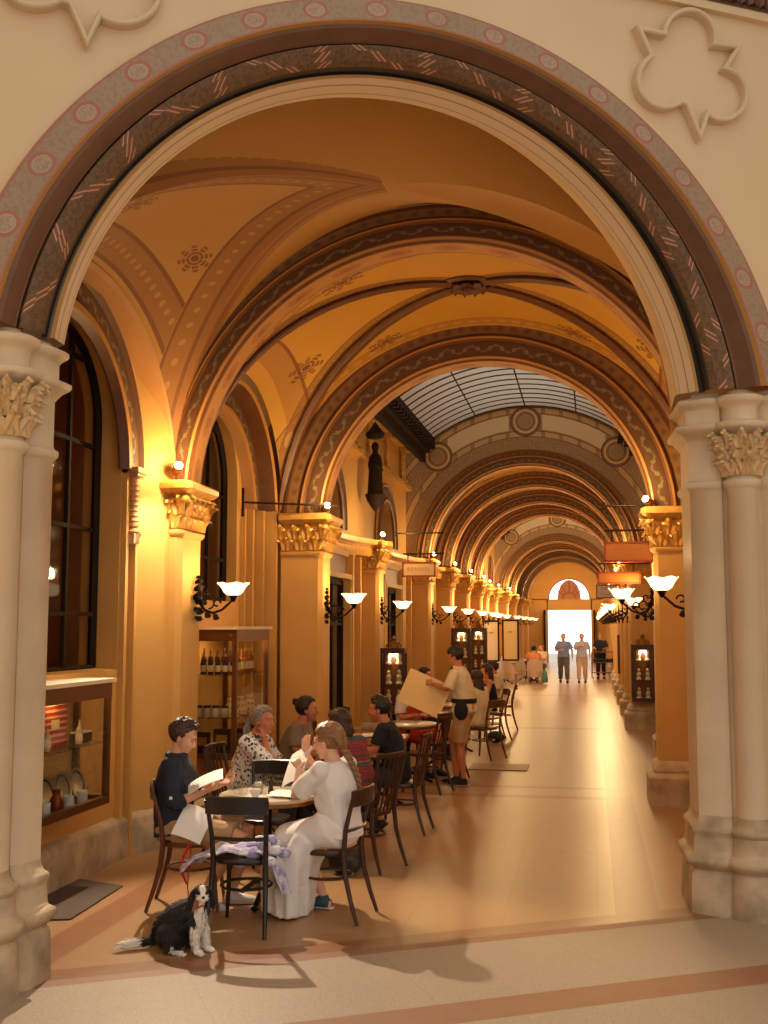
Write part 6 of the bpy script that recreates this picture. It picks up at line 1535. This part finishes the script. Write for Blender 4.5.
# ------------------------------------------------------------------ the dog
def dog():
    loc = (-2.42, 6.52, 0); phi = -15
    T = thing('spaniel_dog', 'small black, white and tan spaniel sitting on the floor beside the front black chair', 'dog', loc, R_(phi-90))
    hc = Vector((0, .085, .352)); hm = Matrix.Rotation(R_(-48), 3, 'Z') @ Matrix.Rotation(R_(4), 3, 'X')
    mb = MB()
    mb.ball((0, -.12, .095), (.092, .115, .095), n=20, m=14)
    mb.tube([(0, -.17, .09), (0, -.12, .15), (0, -.05, .205), (0, .02, .245), (0, .05, .285), hc-Vector((0, .01, .02))], [.075, .098, .092, .078, .060, .044], 16)
    mb.ball((0, .045, .20), (.066, .06, .085), n=16, m=12)
    for sx in (-1, 1):
        mb.tube([(sx*.045, .045, .21), (sx*.05, .075, .13), (sx*.05, .085, .06), (sx*.05, .088, .025)], [.036, .027, .021, .022], 10)
        mb.ball((sx*.05, .105, .018), (.024, .034, .018), n=10, m=8)
        for q in (-1, 0, 1): mb.ball((sx*.05+q*.012, .132, .013), (.008, .012, .012), n=8, m=6)
        mb.tube([(sx*.07, -.12, .12), (sx*.095, -.05, .09), (sx*.092, -.09, .04)], [.07, .058, .03], 12)
        mb.tube([(sx*.092, -.10, .022), (sx*.098, -.02, .020), (sx*.10, .02, .018)], [.022, .021, .020], 10)
        for q in (-1, 0, 1): mb.ball((sx*.10+q*.011, .038, .012), (.008, .012, .011), n=8, m=6)
    h = lambda *p: hc+hm @ Vector(p)
    mb.ball(h(0, 0, .005), (.048, .052, .044), M=hm, n=18, m=12); mb.ball(h(0, .045, -.020), (.030, .034, .023), M=hm, n=14, m=10); mb.ball(h(0, .058, -.034), (.02, .022, .012), M=hm, n=12, m=8)
    for sx in (-1, 1): mb.ball(h(sx*.018, .052, -.026), (.016, .024, .015), M=hm, n=10, m=8)
    tail = [(0, -.20, .05), (-.02, -.26, .035), (-.05, -.32, .03), (-.075, -.38, .03), (-.09, -.43, .028)]
    tail = [(.0, -.19, .055), (.03, -.25, .04), (.08, -.30, .034), (.14, -.345, .032), (.19, -.38, .03)]
    mb.tube(tail, [.028, .022, .026, .026, .012], 10)
    BL, WH, TA = (.018, .015, .013), (.80, .74, .66), (.30, .12, .04)
    hi = hm.transposed()
    def colour(p):
        q = hi @ (p-hc); n_ = .5+.5*noise.noise(p*24)
        if q.length < .105 and p.z > .265:
            if q.y > .012 and abs(q.x) < .010+.01*n_: return WH
            if q.y > .024 and q.z < -.002: return WH if q.y > .045 or q.z > -.028 else (TA if abs(q.x) > .02 and q.y < .045 else WH)
            if q.y > .02 and abs(q.x) > .02 and q.z < -.008: return TA
            if q.y > .026 and q.z > .018 and .012 < abs(q.x) < .026: return TA
            return BL
        if p.y < -.28 and p.x > .07: return WH
        if p.y < -.2: return BL
        if p.y > .06 and p.z < .16+.02*n_: return WH
        if p.y > .035 and abs(p.x-.004) < .05 and p.z < .30+.0*n_: return WH
        if p.z < .035 and p.y > -.05: return WH
        if n_ > .74 and p.y < 0 and p.z < .12: return WH
        if n_ < .2 and p.z < .14: return TA
        return BL
    m = Mat('spaniel_coat', (1, 1, 1, 1), .7); a = m.nt.nodes.new('ShaderNodeAttribute'); a.attribute_name = 'Col'; m.nt.links.new(a.outputs['Color'], m.b.inputs['Base Color'])
    def paint(me, cols):
        ca = me.color_attributes.new('Col', 'FLOAT_COLOR', 'POINT'); arr = np.ones((len(me.vertices), 4), dtype='f'); arr[:, :3] = cols; ca.data.foreach_set('color', arr.ravel())
    me = evalmesh(mb, 'body', m, .0045, 2, (.004, 40, 2, 1)); paint(me, [colour(v.co.copy()) for v in me.vertices]); objm(me, 'body', T)
    # fur tufts
    f = MB(); cols = []; rnd = random.Random(2); vs = me.vertices; nv = len(vs)
    for i in range(5200):
        v = vs[rnd.randrange(nv)]; p, n_ = v.co.copy(), v.normal.copy(); q = hi @ (p-hc)
        if q.length < .09 and q.y > .015 and p.z > .27: continue
        if p.z < .03: continue
        L = .018 if p.z > .3 else .028
        if p.y < -.2: L = .045; flow = Vector((.7, -.7, -.15))
        else: flow = Vector((0, -.25, -1))
        d = (flow-n_*flow.dot(n_)*.9).normalized()*.9+n_*.35; s_ = n_.cross(d).normalized()*.0032; c = colour(p)
        b = len(f.v); e = p+d*L+Vector((rnd.uniform(-1, 1), rnd.uniform(-1, 1), rnd.uniform(-1, 1)))*.004; e.z = max(e.z, .003)
        mid = p+d*L*.5+n_*.003; f.v += [tuple(p-s_), tuple(p+s_), tuple(mid+s_*.8), tuple(mid-s_*.8), tuple(e)]; f.face([b, b+1, b+2, b+3]); f.face([b+3, b+2, b+4])
        k = rnd.uniform(.8, 1.25); cols += [tuple(x*k for x in c)]*5
    o = f.build('fur', m, T, smooth=False); paint(o.data, cols)
    for sx in (-1, 1):
        e = MB(); top_ = h(sx*.044, -.004, .024)
        e.tube([top_, h(sx*.060, .0, .004), h(sx*.068, .004, -.03), h(sx*.066, .006, -.062), h(sx*.06, .006, -.088)], [.012, .022, .030, .030, .012], 12, ell=(.5, 1.15), up=tuple(hm @ Vector((1, 0, 0))))
        for i in range(60):
            t = rnd.uniform(.2, 1); p = h(sx*(.06+.012*sin(t*3)), rnd.uniform(-.028, .034), .01-.09*t); d = Vector((0, 0, -.03))+hm @ Vector((sx*.006, rnd.uniform(-.006, .006), 0)); e.tube([p, p+d*.6, p+d], [.004, .0032, .0008], 4)
        e.build('ear', cloth('black_fur', (26, 22, 20)), T)
        e = MB(); e.ball(h(sx*.021, .043, .006), .0085, n=12, m=8); e.build('eye', Mat('dog_eye', lin(22, 12, 8), .05), T)
    e = MB(); e.ball(h(0, .079, -.014), (.0105, .008, .008), M=hm, n=12, m=8); e.build('nose', Mat('dog_nose', lin(16, 14, 14), .25), T)
    e = MB(); e.tube([h(-.014, .066, -.037), h(0, .074, -.035), h(.014, .066, -.037)], .0035, 6); e.build('mouth', M_blackp, T)
    e = MB(); e.tube([Vector((.052*cos(a_), .055+.05*sin(a_), .272+.012*sin(a_))) for a_ in [2*PI*q/18 for q in range(18)]], .006, 6, closed=True); e.build('collar', C_red, T)
dog()
mb = MB(); pts = [(-2.70, 7.28, .47), (-2.69, 7.22, .36), (-2.66, 7.12, .24), (-2.60, 6.98, .19), (-2.52, 6.82, .20), (-2.45, 6.66, .26)]
mb.tube(pts, .014, 6, ell=(1, .25)); mb.tube([(-2.71, 7.28, .475), (-2.74, 7.24, .40), (-2.72, 7.18, .30), (-2.67, 7.13, .25)], .012, 6, ell=(1, .25))
tag(mb.build('dog_leash', Mat('red_webbing', lin(205, 26, 30), .6)), 'bright red dog leash hanging from the chair of the man in navy', 'leash')
# ------------------------------------------------------------------ world and lights
w = bpy.data.worlds.new('sky'); SC.world = w; w.use_nodes = True; nt = w.node_tree
bg = nt.nodes['Background']; bg.inputs[0].default_value = (1.0, .91, .80, 1)
tc = nt.nodes.new('ShaderNodeTexCoord'); sx = nt.nodes.new('ShaderNodeSeparateXYZ'); nt.links.new(tc.outputs['Generated'], sx.inputs[0])
Y_ = V(nt, sx.outputs[1]); Z_ = V(nt, sx.outputs[2])
g = Y_.max(0); g = g*g*g*g; g = g*g; st = g*2.2*((Z_.abs()*-2.0+1.0).max(0))+.98
nt.links.new(st.s, bg.inputs[1])
SC.view_settings.exposure = -0.10
def point(name, loc, power, col=(1, .56, .22), r=.08):
    l = bpy.data.lights.new(name, 'POINT'); l.energy = power; l.color = col; l.shadow_soft_size = r
    o = bpy.data.objects.new(name, l); COL.objects.link(o); o.location = loc; return o
WARM = (1, .66, .28)
for (x_, y_, z_, p) in LIGHTS_UP: point('spotlight_and_fill', (x_, y_, z_), p, WARM, .06)  # capital spotlights, plus the added fill by the exit
point('court_fill', (-3.2, 4.2, 2.4), 14, WARM, .1); point('court_fill', (2.4, 6.2, 2.6), 12, WARM, .1)  # unseen warm fill added in the court to light the front piers

l = bpy.data.lights.new('capital_spot', 'SPOT'); l.energy = 760; l.color = (1, .82, .60); l.shadow_soft_size = .03; l.spot_size = R_(62); l.spot_blend = .6
o = bpy.data.objects.new('capital_spot', l); COL.objects.link(o); o.location = (-3.62, 9.36, 3.42); o.rotation_euler = (Vector((-2.05, 6.55, 0))-Vector(o.location)).to_track_quat('-Z', 'Y').to_euler()
SC.cycles.transparent_max_bounces = 32
l = bpy.data.lights.new('wall_spot', 'SPOT'); l.energy = 110; l.color = (1, .82, .55); l.shadow_soft_size = .04; l.spot_size = R_(75); l.spot_blend = .8
o = bpy.data.objects.new('wall_spot', l); COL.objects.link(o); o.location = (-3.50, 9.05, 3.30); o.rotation_euler = (Vector((-3.9, 9.32, 2.55))-Vector(o.location)).to_track_quat('-Z', 'Y').to_euler()
